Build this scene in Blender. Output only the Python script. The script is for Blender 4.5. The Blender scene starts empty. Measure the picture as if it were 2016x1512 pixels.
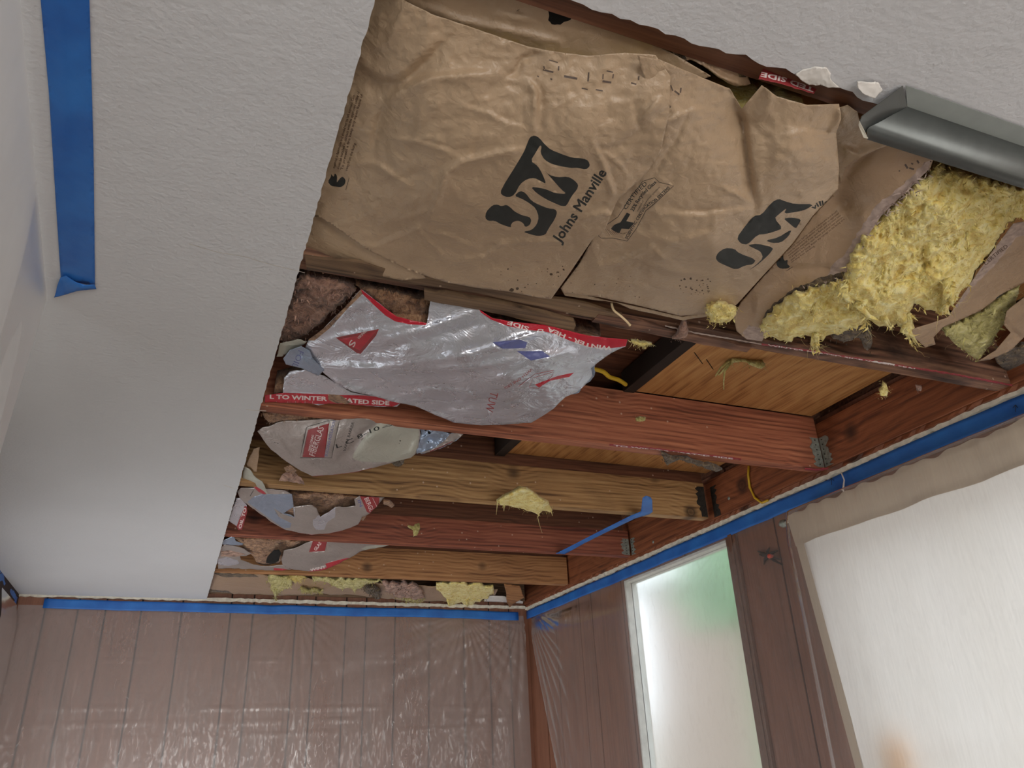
import bpy, bmesh, math, random
import numpy as np
from mathutils import Vector, Matrix
from mathutils.geometry import delaunay_2d_cdt
random.seed(7); RNG = np.random.default_rng(7)
SC = bpy.context.scene
COL = SC.collection

# ------------------------------------------------------------------ camera
EYE = np.array([0.0, 0.0, 1.69])
FPX = 1530.0
ROT = np.array([[0.9252, 0.35756, -0.12709], [-0.37715, 0.82941, -0.41212], [-0.04195, 0.42923, 0.90222]])
cam_data = bpy.data.cameras.new('camera'); cam = bpy.data.objects.new('camera', cam_data); COL.objects.link(cam)
cam_data.sensor_fit = 'HORIZONTAL'; cam_data.sensor_width = 36.0; cam_data.lens = FPX * 36.0 / 2016.0
cam_data.clip_start = 0.02; cam_data.clip_end = 200
R3 = Matrix([[ROT[i][0], ROT[i][2], -ROT[i][1]] for i in range(3)])
mw = R3.to_4x4(); mw.translation = Vector(EYE); cam.matrix_world = mw
SC.camera = cam

# ------------------------------------------------------------------ world and light
SC.view_settings.view_transform = 'Standard'
SC.view_settings.look = 'None'
SC.view_settings.gamma = 1.0
SC.view_settings.use_curve_mapping = False
SC.view_settings.exposure = 0.27
wd = bpy.data.worlds.new('World'); SC.world = wd; wd.use_nodes = True
wn = wd.node_tree.nodes; wl = wd.node_tree.links
bg = wn['Background']; bg.inputs['Strength'].default_value = 2.5
tc = wn.new('ShaderNodeTexCoord'); sp = wn.new('ShaderNodeSeparateXYZ'); rp = wn.new('ShaderNodeValToRGB')
wl.new(tc.outputs['Generated'], sp.inputs[0]); wl.new(sp.outputs['Z'], rp.inputs[0]); wl.new(rp.outputs[0], bg.inputs['Color'])
rp.color_ramp.elements[0].position = 0.0; rp.color_ramp.elements[0].color = (0.35, 0.36, 0.34, 1)
rp.color_ramp.elements[1].position = 0.06; rp.color_ramp.elements[1].color = (0.86, 0.93, 1.0, 1)

def area(name, loc, target, sx, sy, power, color):
    l = bpy.data.lights.new(name, 'AREA'); l.shape = 'RECTANGLE'; l.size = sx; l.size_y = sy; l.energy = power; l.color = color
    o = bpy.data.objects.new(name, l); COL.objects.link(o); o.location = loc
    o.rotation_euler = (Vector(target) - Vector(loc)).to_track_quat('-Z', 'Y').to_euler()
    return o
area('rear_added_fill', (0.65, -2.75, 1.20), (0.65, 1.0, 1.12), 2.3, 1.5, 50, (1.0, 0.97, 0.93))  # added fill lamp behind the camera, at an assumed window out of view
area('left_added_fill', (-1.75, -0.6, 1.3), (1.5, 0.8, 2.2), 1.5, 1.2, 8, (0.93, 0.96, 1.0))  # added fill lamp out of view; the room is widened to hold it

area('far_left_added_fill', (-.66, 3.0, .90), (1.2, 4.15, 1.35), 1.3, .8, 16, (0.97, 0.98, 1.0))  # added lamp out of view, brightens the far ceiling and back wall
area('curtain_window_daylight', (2.05, 1.1, 1.72), (0.6, 1.5, 2.1), 1.2, 1.1, 6, (0.97, 0.98, 1.0))

# ------------------------------------------------------------------ maths helpers
H = 0.75                      # ceiling height above the eye
JB = .7635                    # underside of the joists above the eye
CZ = 1.69 + H                 # ceiling height
def rays(px, py):
    px = np.asarray(px, float); py = np.asarray(py, float)
    v = np.stack([(px - 1008) / FPX, np.ones_like(px), -(py - 756) / FPX], -1)
    return v @ ROT.T
def on_plane(px, py, axis, val):
    d = rays(px, py); return EYE + d * ((val - EYE[axis]) / d[..., axis])[..., None]
def zpt(px, py, up=H): return on_plane(np.array(px, float), np.array(py, float), 2, 1.69 + up)

def _hash(ix, iy, seed):
    h = (ix.astype(np.int64) * 374761393 + iy.astype(np.int64) * 668265263 + seed * 1442695041) & 0xffffffff
    h = ((h ^ (h >> 13)) * 1274126177) & 0xffffffff
    return ((h ^ (h >> 16)) & 0xffff) / 65535.0
def vnoise(x, y, seed=0):
    ix = np.floor(x); iy = np.floor(y); fx = x - ix; fy = y - iy
    fx = fx * fx * (3 - 2 * fx); fy = fy * fy * (3 - 2 * fy)
    a = _hash(ix, iy, seed); b = _hash(ix + 1, iy, seed); c = _hash(ix, iy + 1, seed); d = _hash(ix + 1, iy + 1, seed)
    return (a * (1 - fx) + b * fx) * (1 - fy) + (c * (1 - fx) + d * fx) * fy
def fbm(x, y, seed=0, octv=4, ridge=False):
    s = 0; a = .5; t = 0
    for o in range(octv):
        n = vnoise(x * 2 ** o + 13.7 * o, y * 2 ** o - 7.1 * o, seed + o * 17)
        if ridge: n = 1 - np.abs(2 * n - 1)
        s = s + a * n; t += a; a *= .5
    return s / t
def rbf(ctrl):
    P = np.array([c[:2] for c in ctrl], float) / 300; Vv = np.array([c[2] for c in ctrl], float)
    def k(r): return r
    n = len(P); D = np.linalg.norm(P[:, None] - P[None], axis=-1)
    A = np.zeros((n + 3, n + 3)); A[:n, :n] = k(D) + np.eye(n) * 1e-4
    A[:n, n] = 1; A[:n, n + 1:] = P; A[n, :n] = 1; A[n + 1:, :n] = P.T
    w = np.linalg.solve(A + np.diag([0] * n + [1e-9] * 3), np.concatenate([Vv, [0, 0, 0]]))
    def f(x, y):
        Q = np.stack([x, y], -1) / 300
        d = np.sqrt(((Q[..., None, :] - P) ** 2).sum(-1) + 1e-3)
        return k(d) @ w[:n] + w[n] + Q @ w[n + 1:]
    return f
def seg_dist(x, y, pl):
    """distance to polyline, signed side, and parameter 0..1"""
    best = np.full(x.shape, 1e9); side = np.zeros(x.shape); par = np.zeros(x.shape); n = len(pl) - 1
    for i in range(n):
        a = np.array(pl[i], float); b = np.array(pl[i + 1], float); ab = b - a; L = (ab ** 2).sum()
        t = np.clip(((x - a[0]) * ab[0] + (y - a[1]) * ab[1]) / L, 0, 1)
        dx = x - a[0] - t * ab[0]; dy = y - a[1] - t * ab[1]; d = np.hypot(dx, dy)
        s = np.sign(ab[0] * dy - ab[1] * dx); m = d < best
        best = np.where(m, d, best); side = np.where(m, s, side); par = np.where(m, (i + t) / n, par)
    return best, side, par

class Surf:
    """a crumpled sheet: height above the eye from control points, folds along lines, fine creasing"""
    def __init__(self, ctrl, folds=(), crumple=0.004, scale=60, seed=0, axis=2, base=1.69, ridge=True, fine=.3):
        self.f = rbf(ctrl); self.folds = folds; self.c = crumple; self.s = scale; self.seed = seed
        self.axis = axis; self.base = base; self.ridge = ridge; self.fine = fine
    def rel(self, x, y):
        r = np.zeros(x.shape)
        for pl, amp, w in self.folds:
            d, s, t = seg_dist(x, y, pl)
            env = np.sin(np.pi * np.clip(t * .9 + .05, 0, 1)) ** .6
            wl_ = np.where(s > 0, w, w * .45)
            r += amp * env * np.exp(-(d / wl_) ** 1.6)
        wx = x + 25 * (fbm(x / 90, y / 90, self.seed + 5, 2) - .5); wy = y + 25 * (fbm(x / 90, y / 90, self.seed + 9, 2) - .5)
        r += self.c * (fbm(wx / self.s, wy / self.s, self.seed, 3, self.ridge) - .5) * 2
        r += self.c * self.fine * (fbm(wx / self.s * 4, wy / self.s * 4, self.seed + 50, 2, self.ridge) - .5) * 2
        return r
    def __call__(self, x, y, off=0.0):
        x = np.asarray(x, float); y = np.asarray(y, float)
        d = rays(x, y); L = np.linalg.norm(d, axis=-1)
        val = self.f(x, y)
        t = (self.base + val - EYE[self.axis]) / d[..., self.axis]
        t = t - (self.rel(x, y) + off) / L
        return EYE + d * t[..., None]

# ------------------------------------------------------------------ object helpers
def link(o, parent=None):
    COL.objects.link(o)
    if parent is not None: o.parent = parent
    return o
def thing(name, label, cat, loc, group=None):
    o = bpy.data.objects.new(name, None); COL.objects.link(o); o.location = Vector([float(v) for v in loc])
    o.empty_display_size = .05
    o['label'] = label; o['category'] = cat
    if group: o['group'] = group
    return o
def tag(o, label, cat, group=None):
    o['label'] = label; o['category'] = cat
    if group: o['group'] = group
    return o
def struct(o): o['kind'] = 'structure'; return o
def wloc(p):
    v = Vector((0, 0, 0))
    while p is not None: v += p.location; p = p.parent
    return v
def mesh_obj(name, V, F, mats, parent=None, fm=None, smooth=True, origin=None):
    V = np.asarray(V, float)
    if origin is None: origin = (V.min(0) + V.max(0)) / 2
    origin = np.array(origin, float)
    me = bpy.data.meshes.new(name)
    me.from_pydata([tuple(v) for v in (V - origin)], [], [tuple(int(i) for i in f) for f in F])
    if not isinstance(mats, (list, tuple)): mats = [mats]
    for m in mats: me.materials.append(m)
    if fm is not None: me.polygons.foreach_set('material_index', np.asarray(fm, dtype=np.int32))
    if smooth: me.polygons.foreach_set('use_smooth', np.ones(len(F), dtype=bool))
    me.update()
    o = bpy.data.objects.new(name, me); link(o, parent)
    o.location = Vector(origin) - wloc(parent)
    return o
class MB:
    def __init__(s): s.V = []; s.F = []; s.M = []
    def add(s, V, F, m=0):
        b = len(s.V); s.V += [tuple(v) for v in V]; s.F += [tuple(i + b for i in f) for f in F]; s.M += [m] * len(F); return s
    def box(s, a, b, m=0):
        x0, y0, z0 = a; x1, y1, z1 = b
        V = [(x0, y0, z0), (x1, y0, z0), (x1, y1, z0), (x0, y1, z0), (x0, y0, z1), (x1, y0, z1), (x1, y1, z1), (x0, y1, z1)]
        return s.add(V, [(3, 2, 1, 0), (4, 5, 6, 7), (0, 1, 5, 4), (1, 2, 6, 5), (2, 3, 7, 6), (3, 0, 4, 7)], m)
    def tube(s, pts, r, n=8, m=0):
        pts = [np.array(p, float) for p in pts]; rs = r if isinstance(r, (list, tuple)) else [r] * len(pts)
        V = []; F = []
        up = np.array([.13, .27, .95])
        for i, p in enumerate(pts):
            t = pts[min(i + 1, len(pts) - 1)] - pts[max(i - 1, 0)]; t /= (np.linalg.norm(t) + 1e-12)
            a = np.cross(t, up); a /= (np.linalg.norm(a) + 1e-9); b = np.cross(t, a)
            for k in range(n):
                an = 2 * math.pi * k / n; V.append(p + rs[i] * (a * math.cos(an) + b * math.sin(an)))
        for i in range(len(pts) - 1):
            for k in range(n):
                F.append((i * n + k, i * n + (k + 1) % n, (i + 1) * n + (k + 1) % n, (i + 1) * n + k))
        F.append(tuple(range(n))[::-1]); F.append(tuple((len(pts) - 1) * n + k for k in range(n)))
        return s.add(V, F, m)
    def build(s, name, mats, parent=None, smooth=False, bevel=0, origin=None):
        o = mesh_obj(name, s.V, s.F, mats, parent, s.M, smooth, origin)
        if bevel:
            b = o.modifiers.new('bevel', 'BEVEL'); b.width = bevel; b.segments = 2; b.limit_method = 'ANGLE'
        return o

def inside(P, E):
    """even-odd test of points P (n,2) against edges E (m,4)"""
    c = np.zeros(len(P), dtype=int)
    for x0, y0, x1, y1 in E:
        if y0 == y1: continue
        m = ((P[:, 1] >= y0) != (P[:, 1] >= y1))
        xi = x0 + (P[:, 1] - y0) * (x1 - x0) / (y1 - y0)
        c += (m & (P[:, 0] < xi))
    return (c % 2) == 1
def ring_edges(loops):
    E = []
    for l in loops:
        for i in range(len(l)): E.append((*l[i], *l[(i + 1) % len(l)]))
    return np.array(E, float)
def smooth_loop(pts, it=1):
    pts = [np.array(p, float) for p in pts]
    for _ in range(it):
        q = []
        for i in range(len(pts)):
            a, b = pts[i], pts[(i + 1) % len(pts)]
            q += [a * .78 + b * .22, a * .22 + b * .78]
        pts = q
    return [tuple(p) for p in pts]
def ragged(pts, amp=3, step=8, seed=0, closed=True):
    r = random.Random(seed); out = []; n = len(pts)
    for i in range(n if closed else n - 1):
        a = np.array(pts[i], float); b = np.array(pts[(i + 1) % n], float); L = np.hypot(*(b - a)); k = max(1, int(L / step))
        nr = np.array([-(b - a)[1], (b - a)[0]]) / (L + 1e-9)
        for j in range(k):
            t = j / k; out.append(tuple(a + (b - a) * t + nr * r.uniform(-amp, amp) * (1 if j else .4)))
    if not closed: out.append(tuple(pts[-1]))
    return out
def stroke(pl, w):
    """thin closed band round an open polyline"""
    P = [np.array(p, float) for p in pl]; L = []; Rr = []
    for i, p in enumerate(P):
        t = P[min(i + 1, len(P) - 1)] - P[max(i - 1, 0)]; t /= np.hypot(*t) + 1e-9; n = np.array([-t[1], t[0]]) * w / 2
        L.append(tuple(p + n)); Rr.append(tuple(p - n))
    return L + Rr[::-1]

# text outline as an unordered edge set, laid along a polyline in the photo frame
_tc = {}
def text_edges(txt, bold=0.0, res=2):
    k = (txt, bold, res)
    if k in _tc: return _tc[k]
    cu = bpy.data.curves.new('t', 'FONT'); cu.body = txt; cu.resolution_u = res; cu.offset = bold; cu.fill_mode = 'FRONT'
    o = bpy.data.objects.new('t', cu); COL.objects.link(o)
    dg = bpy.context.evaluated_depsgraph_get(); me = o.evaluated_get(dg).to_mesh()
    V = np.array([v.co[:2] for v in me.vertices]); cnt = {}
    for p in me.polygons:
        vs = list(p.vertices)
        for i in range(len(vs)):
            e = tuple(sorted((vs[i], vs[(i + 1) % len(vs)]))); cnt[e] = cnt.get(e, 0) + 1
    E = [e for e, c in cnt.items() if c == 1]
    o.evaluated_get(dg).to_mesh_clear(); bpy.data.objects.remove(o); bpy.data.curves.remove(cu)
    _tc[k] = (V, E); return _tc[k]
def text_ink(txt, path, height, side=1, bold=0.012, fit=True, shear=0):
    """path: baseline in photo pixels; height: cap height in pixels; side=-1 puts letters on the other side"""
    V, E = text_edges(txt, bold)
    if len(V) == 0: return []
    P = np.array(path, float); seg = np.linalg.norm(np.diff(P, axis=0), axis=1); cum = np.concatenate([[0], np.cumsum(seg)]); L = cum[-1]
    u = V[:, 0] - V[:, 0].min(); v = V[:, 1] / 0.70 * height; u = u + shear * V[:, 1]
    u = u / u.max() * L if fit else u / .70 * height
    x = np.interp(u, cum, P[:, 0]); y = np.interp(u, cum, P[:, 1])
    e = 2.0
    dx = np.interp(u + e, cum, P[:, 0]) - np.interp(u - e, cum, P[:, 0]); dy = np.interp(u + e, cum, P[:, 1]) - np.interp(u - e, cum, P[:, 1])
    n = np.hypot(dx, dy) + 1e-9; nx, ny = dy / n * side, -dx / n * side     # screen-up for a left-to-right path
    X = x + nx * v; Y = y + ny * v
    return [(X[a], Y[a], X[b], Y[b]) for a, b in E]

def sheet(name, outline, surf, mats, inks=(), step=5, parent=None, thick=0.0006, jitter=.25, holes=(), smooth=True, world=None):
    """inks: list of (material index, edges array or loops). Later inks win."""
    V2 = []; Ed = []
    def add_edges(E):
        idx = {}
        for x0, y0, x1, y1 in E:
            a = idx.get((round(x0, 3), round(y0, 3)))
            if a is None: a = idx[(round(x0, 3), round(y0, 3))] = len(V2); V2.append((x0, y0))
            b = idx.get((round(x1, 3), round(y1, 3)))
            if b is None: b = idx[(round(x1, 3), round(y1, 3))] = len(V2); V2.append((x1, y1))
            if a != b: Ed.append((a, b))
    dense = []
    n = len(outline)
    for i in range(n):
        a = np.array(outline[i], float); b = np.array(outline[(i + 1) % n], float); k = max(1, int(np.hypot(*(b - a)) / step))
        for j in range(k): dense.append(tuple(a + (b - a) * j / k))
    OE = ring_edges([dense] + [list(h) for h in holes]); add_edges(OE)
    IE = []
    for m, e in inks:
        if len(e) == 0: continue
        E = np.array(e, float) if (isinstance(e, np.ndarray) or (len(e[0]) == 4 and np.isscalar(e[0][0]))) else ring_edges(e)
        IE.append((m, E)); add_edges(E)
    O = np.array(dense); x0, y0 = O.min(0); x1, y1 = O.max(0)
    gx, gy = np.meshgrid(np.arange(x0, x1, step), np.arange(y0, y1, step * .87))
    gx = gx + (np.arange(gx.shape[0]) % 2)[:, None] * step / 2
    g = np.stack([gx.ravel(), gy.ravel()], -1) + RNG.uniform(-jitter, jitter, (gx.size, 2)) * step
    g = g[inside(g, OE)]
    pts = [Vector(p) for p in V2] + [Vector((float(p[0]), float(p[1]))) for p in g]
    vo, eo, fo, _, _, _ = delaunay_2d_cdt(pts, Ed, [], 0, 1e-3)
    P = np.array([(v.x, v.y) for v in vo]); F = np.array([f for f in fo if len(f) == 3])
    C = P[F].mean(1); keep = inside(C, OE); F = F[keep]; C = C[keep]
    fm = np.zeros(len(F), int)
    for m, E in IE: fm[inside(C, E)] = m
    W = surf(P[:, 0], P[:, 1]) if world is None else world(P)
    used = np.unique(F); mp = -np.ones(len(P), int); mp[used] = np.arange(len(used))
    # faces towards the eye
    F = mp[F]; W = W[used]
    a, b, c = W[F[:, 0]], W[F[:, 1]], W[F[:, 2]]; nn = np.cross(b - a, c - a); flip = (nn * (EYE - a)).sum(-1) < 0
    F[flip] = F[flip][:, ::-1]
    o = mesh_obj(name, W, F, mats, parent, fm, smooth)
    if thick:
        s = o.modifiers.new('thickness', 'SOLIDIFY'); s.thickness = thick; s.offset = -1
    return o

def offset_poly(pl, d):
    """shrink polygon by moving points towards the centroid by about d"""
    c = np.mean(np.array(pl, float), 0); out = []
    for p in pl:
        v = np.array(p, float) - c; L = np.hypot(*v); out.append(tuple(c + v * max(.2, (L - d) / (L + 1e-9))))
    return out
def batting(name, outline, surf, mat, depth=0.09, parent=None, step=14, inset=12, off=-0.022, ymax=None, zmin=None, zmax=2.61):
    """closed soft body behind a facing"""
    ol = offset_poly(outline, inset); OE = ring_edges([ol]); O = np.array(ol); x0, y0 = O.min(0); x1, y1 = O.max(0)
    gx, gy = np.meshgrid(np.arange(x0, x1, step), np.arange(y0, y1, step)); g = np.stack([gx.ravel(), gy.ravel()], -1); g = g[inside(g, OE)]
    dense = []
    for i in range(len(ol)):
        a = np.array(ol[i]); b = np.array(ol[(i + 1) % len(ol)]); k = max(1, int(np.hypot(*(b - a)) / step))
        for j in range(k): dense.append(tuple(a + (b - a) * j / k))
    nb = len(dense); pts = [Vector(p) for p in dense] + [Vector((float(p[0]), float(p[1]))) for p in g]
    vo, eo, fo, _, _, _ = delaunay_2d_cdt(pts, [(i, (i + 1) % nb) for i in range(nb)], [], 1, 1e-3)
    P = np.array([(v.x, v.y) for v in vo]); F = [tuple(f) for f in fo]
    W = surf(P[:, 0], P[:, 1], off)
    N = len(W); up = W.copy(); d = W - EYE; d /= np.linalg.norm(d, axis=-1)[:, None]
    nz = fbm(P[:, 0] / 30, P[:, 1] / 30, 3, 3) - .5
    up = up + d * depth * .35 + np.array([0, 0, 1.0]) * (depth * .65) + nz[:, None] * .02
    up[:, 2] = np.minimum(up[:, 2], zmax); W[:, 2] = np.minimum(W[:, 2], zmax - .004)
    if ymax: W[:, 1] = np.minimum(W[:, 1], ymax); up[:, 1] = np.minimum(up[:, 1], ymax)
    FF = [f for f in F] + [tuple(i + N for i in f[::-1]) for f in F]
    cnt = {}
    for f in F:
        for i in range(3):
            e = (f[i], f[(i + 1) % 3]); cnt[e] = 1
    for (a, b) in list(cnt):
        if (b, a) not in cnt: FF.append((b, a, a + N, b + N))
    return mesh_obj(name, np.vstack([W, up]), FF, mat, parent)

def wisps(mb, P, n, size, down=.5, seed=0, m=0, spread=.004):
    """little curled shreds of glass wool rooted on points P"""
    r = np.random.default_rng(seed)
    for _ in range(n):
        p = P[r.integers(len(P))] + r.normal(0, spread, 3)
        d = r.normal(0, 1, 3); d[2] = d[2] - down * 2; d /= np.linalg.norm(d)
        tow = EYE - p; tow /= np.linalg.norm(tow); d = d + tow * .5; d /= np.linalg.norm(d)
        s = size * r.uniform(.3, 1.1); w = np.cross(d, r.normal(0, 1, 3)); w /= np.linalg.norm(w) + 1e-9; w *= s * r.uniform(.06, .2)
        c = np.cross(d, w); c /= np.linalg.norm(c) + 1e-9
        q1 = p + d * s * .5 + c * s * .15; q2 = p + d * s + c * s * .45
        mb.add([p - w, p + w, q1 + w * .8, q1 - w * .8, q2 + w * .15, q2 - w * .15], [(0, 1, 2, 3), (3, 2, 4, 5)], m)
def hairs(mb, P, n, length, rad=.00028, seed=0, m=0):
    r = np.random.default_rng(seed)
    for _ in range(n):
        p = P[r.integers(len(P))].copy(); d = r.normal(0, 1, 3); d[2] -= .8; d /= np.linalg.norm(d); L = length * r.uniform(.4, 1.4); pts = [p]
        for k in range(4):
            d = d + r.normal(0, .35, 3); d /= np.linalg.norm(d); pts.append(pts[-1] + d * L / 4)
        mb.tube(pts, [rad, rad, rad * .8, rad * .6, rad * .3], 3, m)
def fluff(name, outline, surf, mats, parent=None, amp=.02, scale=35, step=3.5, seed=0, rag=5, wisp=900, wsize=.010, hair=60, hlen=.03, depth=.0, inset_round=18, inks=(), smooth=True, mot=None):
    ol = ragged(outline, rag, 7, seed) if rag else outline
    OE = ring_edges([ol])
    def world(P):
        x, y = P[:, 0], P[:, 1]
        dd = np.full(len(P), 1e9)
        O = np.array(ol + [ol[0]]); dd, _, _ = seg_dist(x, y, [tuple(q) for q in O])
        edge = np.clip(dd / inset_round, 0, 1); prof = np.sqrt(1 - (1 - edge) ** 2)
        wx = x + 30 * (fbm(x / 50, y / 50, seed + 1, 2) - .5); wy = y + 30 * (fbm(x / 50, y / 50, seed + 2, 2) - .5)
        big = fbm(wx / scale, wy / scale, seed, 2); fin = fbm(wx / scale * 4, wy / scale * 4, seed + 30, 4, True)
        h = amp * (1.6 * (big - .5) + .55 * (fin - .5)) + amp * 1.2 * (prof - 1)
        return surf(x, y, h)
    o = sheet(name, ol, surf, mats, inks, step, parent, 0, .3, world=world)
    me = o.data; o2v = np.array([v.co[:] for v in me.vertices]) + np.array(wloc(o))
    mb = MB(); r = np.random.default_rng(seed + 5)
    if wisp: wisps(mb, o2v, wisp, wsize, .5, seed)
    if hair: hairs(mb, o2v, hair, hlen, seed=seed)
    # closed back so the wool has a body from other sides
    n0 = len(me.vertices); bm = bmesh.new(); bm.from_mesh(me)
    be = [e for e in bm.edges if e.is_boundary]
    if depth:
        ret = bmesh.ops.extrude_edge_only(bm, edges=be); vs = [g_ for g_ in ret['geom'] if isinstance(g_, bmesh.types.BMVert)]
        loc = np.array(wloc(o))
        for v in vs:
            w = np.array(v.co[:]) + loc; d = w - EYE; d /= np.linalg.norm(d); w = w + d * depth * .5 + np.array([0, 0, depth * .5]); v.co = Vector(w - loc)
        be2 = [e for e in bm.edges if e.is_boundary]
        bmesh.ops.holes_fill(bm, edges=be2, sides=0)
    loc = Vector(wloc(o)); vb = [bm.verts.new(Vector(v) - loc) for v in mb.V]
    for f in mb.F:
        try:
            ff = bm.faces.new([vb[i] for i in f]); ff.smooth = True; ff.material_index = 0
        except ValueError: pass
    bm.to_mesh(me); bm.free(); me.update()
    return o

# ------------------------------------------------------------------ materials
def S(c):  # sRGB 0-255 -> linear
    return tuple(((v / 255) / 12.92 if v / 255 <= .04045 else ((v / 255 + .055) / 1.055) ** 2.4) for v in c)
class NT:
    def __init__(s, name):
        s.m = bpy.data.materials.new(name); s.m.use_nodes = True; s.n = s.m.node_tree.nodes; s.l = s.m.node_tree.links
        s.b = s.n['Principled BSDF']; s.out = s.n['Material Output']
    def node(s, t, **k):
        x = s.n.new(t)
        for a, v in k.items():
            if a.startswith('i_'):
                x.inputs[a[2:].replace('_', ' ')].default_value = v
            else: setattr(x, a, v)
        return x
    def co(s, scale=(1, 1, 1), kind='Object', loc=(0, 0, 0), rot=(0, 0, 0)):
        t = s.node('ShaderNodeTexCoord'); m = s.node('ShaderNodeMapping'); s.l.new(t.outputs[kind], m.inputs[0])
        m.inputs['Scale'].default_value = scale; m.inputs['Location'].default_value = loc; m.inputs['Rotation'].default_value = rot; return m.outputs[0]
    def noise(s, vec, scale=5, detail=4, rough=.5, dist=0):
        n = s.node('ShaderNodeTexNoise'); s.l.new(vec, n.inputs['Vector']); n.inputs['Scale'].default_value = scale; n.inputs['Detail'].default_value = detail
        n.inputs['Roughness'].default_value = rough; n.inputs['Distortion'].default_value = dist; return n.outputs['Fac']
    def ramp(s, fac, stops):
        r = s.node('ShaderNodeValToRGB'); s.l.new(fac, r.inputs[0]); e = r.color_ramp.elements
        while len(e) < len(stops): e.new(.5)
        for i, (p, c) in enumerate(stops): e[i].position = p; e[i].color = (*c, 1) if len(c) == 3 else c
        return r.outputs[0]
    def mix(s, fac, a, b, mode='MIX'):
        m = s.node('ShaderNodeMix', data_type='RGBA', blend_type=mode)
        if isinstance(fac, (int, float)): m.inputs[0].default_value = fac
        else: s.l.new(fac, m.inputs[0])
        for i, v in ((6, a), (7, b)):
            if isinstance(v, tuple): m.inputs[i].default_value = (*v, 1) if len(v) == 3 else v
            else: s.l.new(v, m.inputs[i])
        return m.outputs[2]
    def math(s, op, a, b=0.0):
        m = s.node('ShaderNodeMath', operation=op)
        for i, v in enumerate((a, b)):
            if isinstance(v, (int, float)): m.inputs[i].default_value = v
            else: s.l.new(v, m.inputs[i])
        return m.outputs[0]
    def bump(s, h, strength=.3, dist=.01):
        b = s.node('ShaderNodeBump'); s.l.new(h, b.inputs['Height']); b.inputs['Strength'].default_value = strength; b.inputs['Distance'].default_value = dist
        s.l.new(b.outputs[0], s.b.inputs['Normal']); return b.outputs[0]
    def set(s, color=None, rough=None, metal=None, **k):
        if color is not None:
            if isinstance(color, tuple): s.b.inputs['Base Color'].default_value = (*color, 1)
            else: s.l.new(color, s.b.inputs['Base Color'])
        if rough is not None:
            if isinstance(rough, (int, float)): s.b.inputs['Roughness'].default_value = rough
            else: s.l.new(rough, s.b.inputs['Roughness'])
        if metal is not None: s.b.inputs['Metallic'].default_value = metal
        for a, v in k.items(): s.b.inputs[a.replace('_', ' ')].default_value = v
        return s

def plain(name, rgb, rough=.6, metal=0, var=.12, nscale=30, bump=.1):
    t = NT(name); v = t.co(); n = t.noise(v, nscale, 4); c = S(rgb)
    t.set(t.ramp(n, [(.3, tuple(x * (1 - var) for x in c)), (.7, tuple(min(1, x * (1 + var)) for x in c))]), rough, metal); t.bump(n, bump, .002); return t.m

def wood(name, dark, mid, light, seed=0, axis=0, stain=.35, lines=30, knots=True, rough=.62, knot=(30, 16, 10)):
    t = NT(name); st = [60, 60, 60]; st[axis] = 1.6
    v = t.co(tuple(st), loc=(seed * 3.1, seed * 1.7, seed * 2.3)); v1 = t.co((1, 1, 1), loc=(seed, seed * .7, 0))
    a = t.noise(v, 1.6, 6, .6, .8)
    low = [2.5, 2.5, 2.5]; low[axis] = .9
    warp = t.noise(t.co(tuple(low), loc=(seed, 0, seed)), 1.6, 2, .5, .4)
    sx = t.node('ShaderNodeSeparateXYZ'); t.l.new(v1, sx.inputs[0])
    k = None
    if knots:
        vv = t.node('ShaderNodeTexVoronoi', feature='F1'); sc = [5.5, .01, 6.0] if axis == 0 else ([.01, 5, 5] if axis == 1 else [5, .01, 5])
        t.l.new(t.co((sc[0], sc[1], sc[2]), loc=(seed * 1.3, 0, seed * .4)), vv.inputs['Vector']); vv.inputs['Scale'].default_value = 1.0
        k = t.ramp(vv.outputs['Distance'], [(.0, (1, 1, 1)), (.07, (.7, .7, .7)), (.085, (1, 1, 1)), (.20, (0, 0, 0))])
        k2 = t.ramp(vv.outputs['Distance'], [(.0, (1, 1, 1)), (.55, (0, 0, 0))])
        warp = t.math('ADD', warp, t.math('MULTIPLY', k2, .45))
    ph = t.math('ADD', t.math('MULTIPLY', sx.outputs['Z' if axis != 2 else 'X'], lines * 13.0), t.math('MULTIPLY', warp, 26.0))
    ph = t.math('ADD', ph, t.math('MULTIPLY', sx.outputs['Y' if axis == 0 else 'X'], 90.0))
    w = t.math('MULTIPLY', t.math('ADD', t.math('SINE', ph), 1.0), .5)
    g = t.math('ADD', t.math('MULTIPLY', a, .86), t.math('MULTIPLY', w, .11))
    c = t.ramp(g, [(.28, S(dark)), (.47, S(mid)), (.70, S(light))])
    big = t.noise(t.co((1.3, 3, 4), loc=(seed * 5, 2, seed)), 2.2, 5, .6, .5)
    c = t.mix(t.math('MULTIPLY', t.ramp(big, [(.52, (0, 0, 0)), (.72, (1, 1, 1))]), stain), c, S(knot))
    if knots:
        c = t.mix(t.math('MULTIPLY', k, .85), c, S(knot))
    sv = t.node('ShaderNodeTexVoronoi', feature='F1'); t.l.new(t.co((28, 28, 28)), sv.inputs['Vector']); sv.inputs['Scale'].default_value = 1.0
    sm = t.math('MULTIPLY', t.math('LESS_THAN', sv.outputs['Distance'], .085), t.math('GREATER_THAN', t.noise(t.co((3, 3, 3), loc=(seed, 4, 2)), 2.0, 2), .5))
    if axis == 0: c = t.mix(t.math('MULTIPLY', sm, .55), c, S((214, 190, 168)))
    t.set(c, rough); t.bump(g, .35, .003); return t.m

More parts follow.
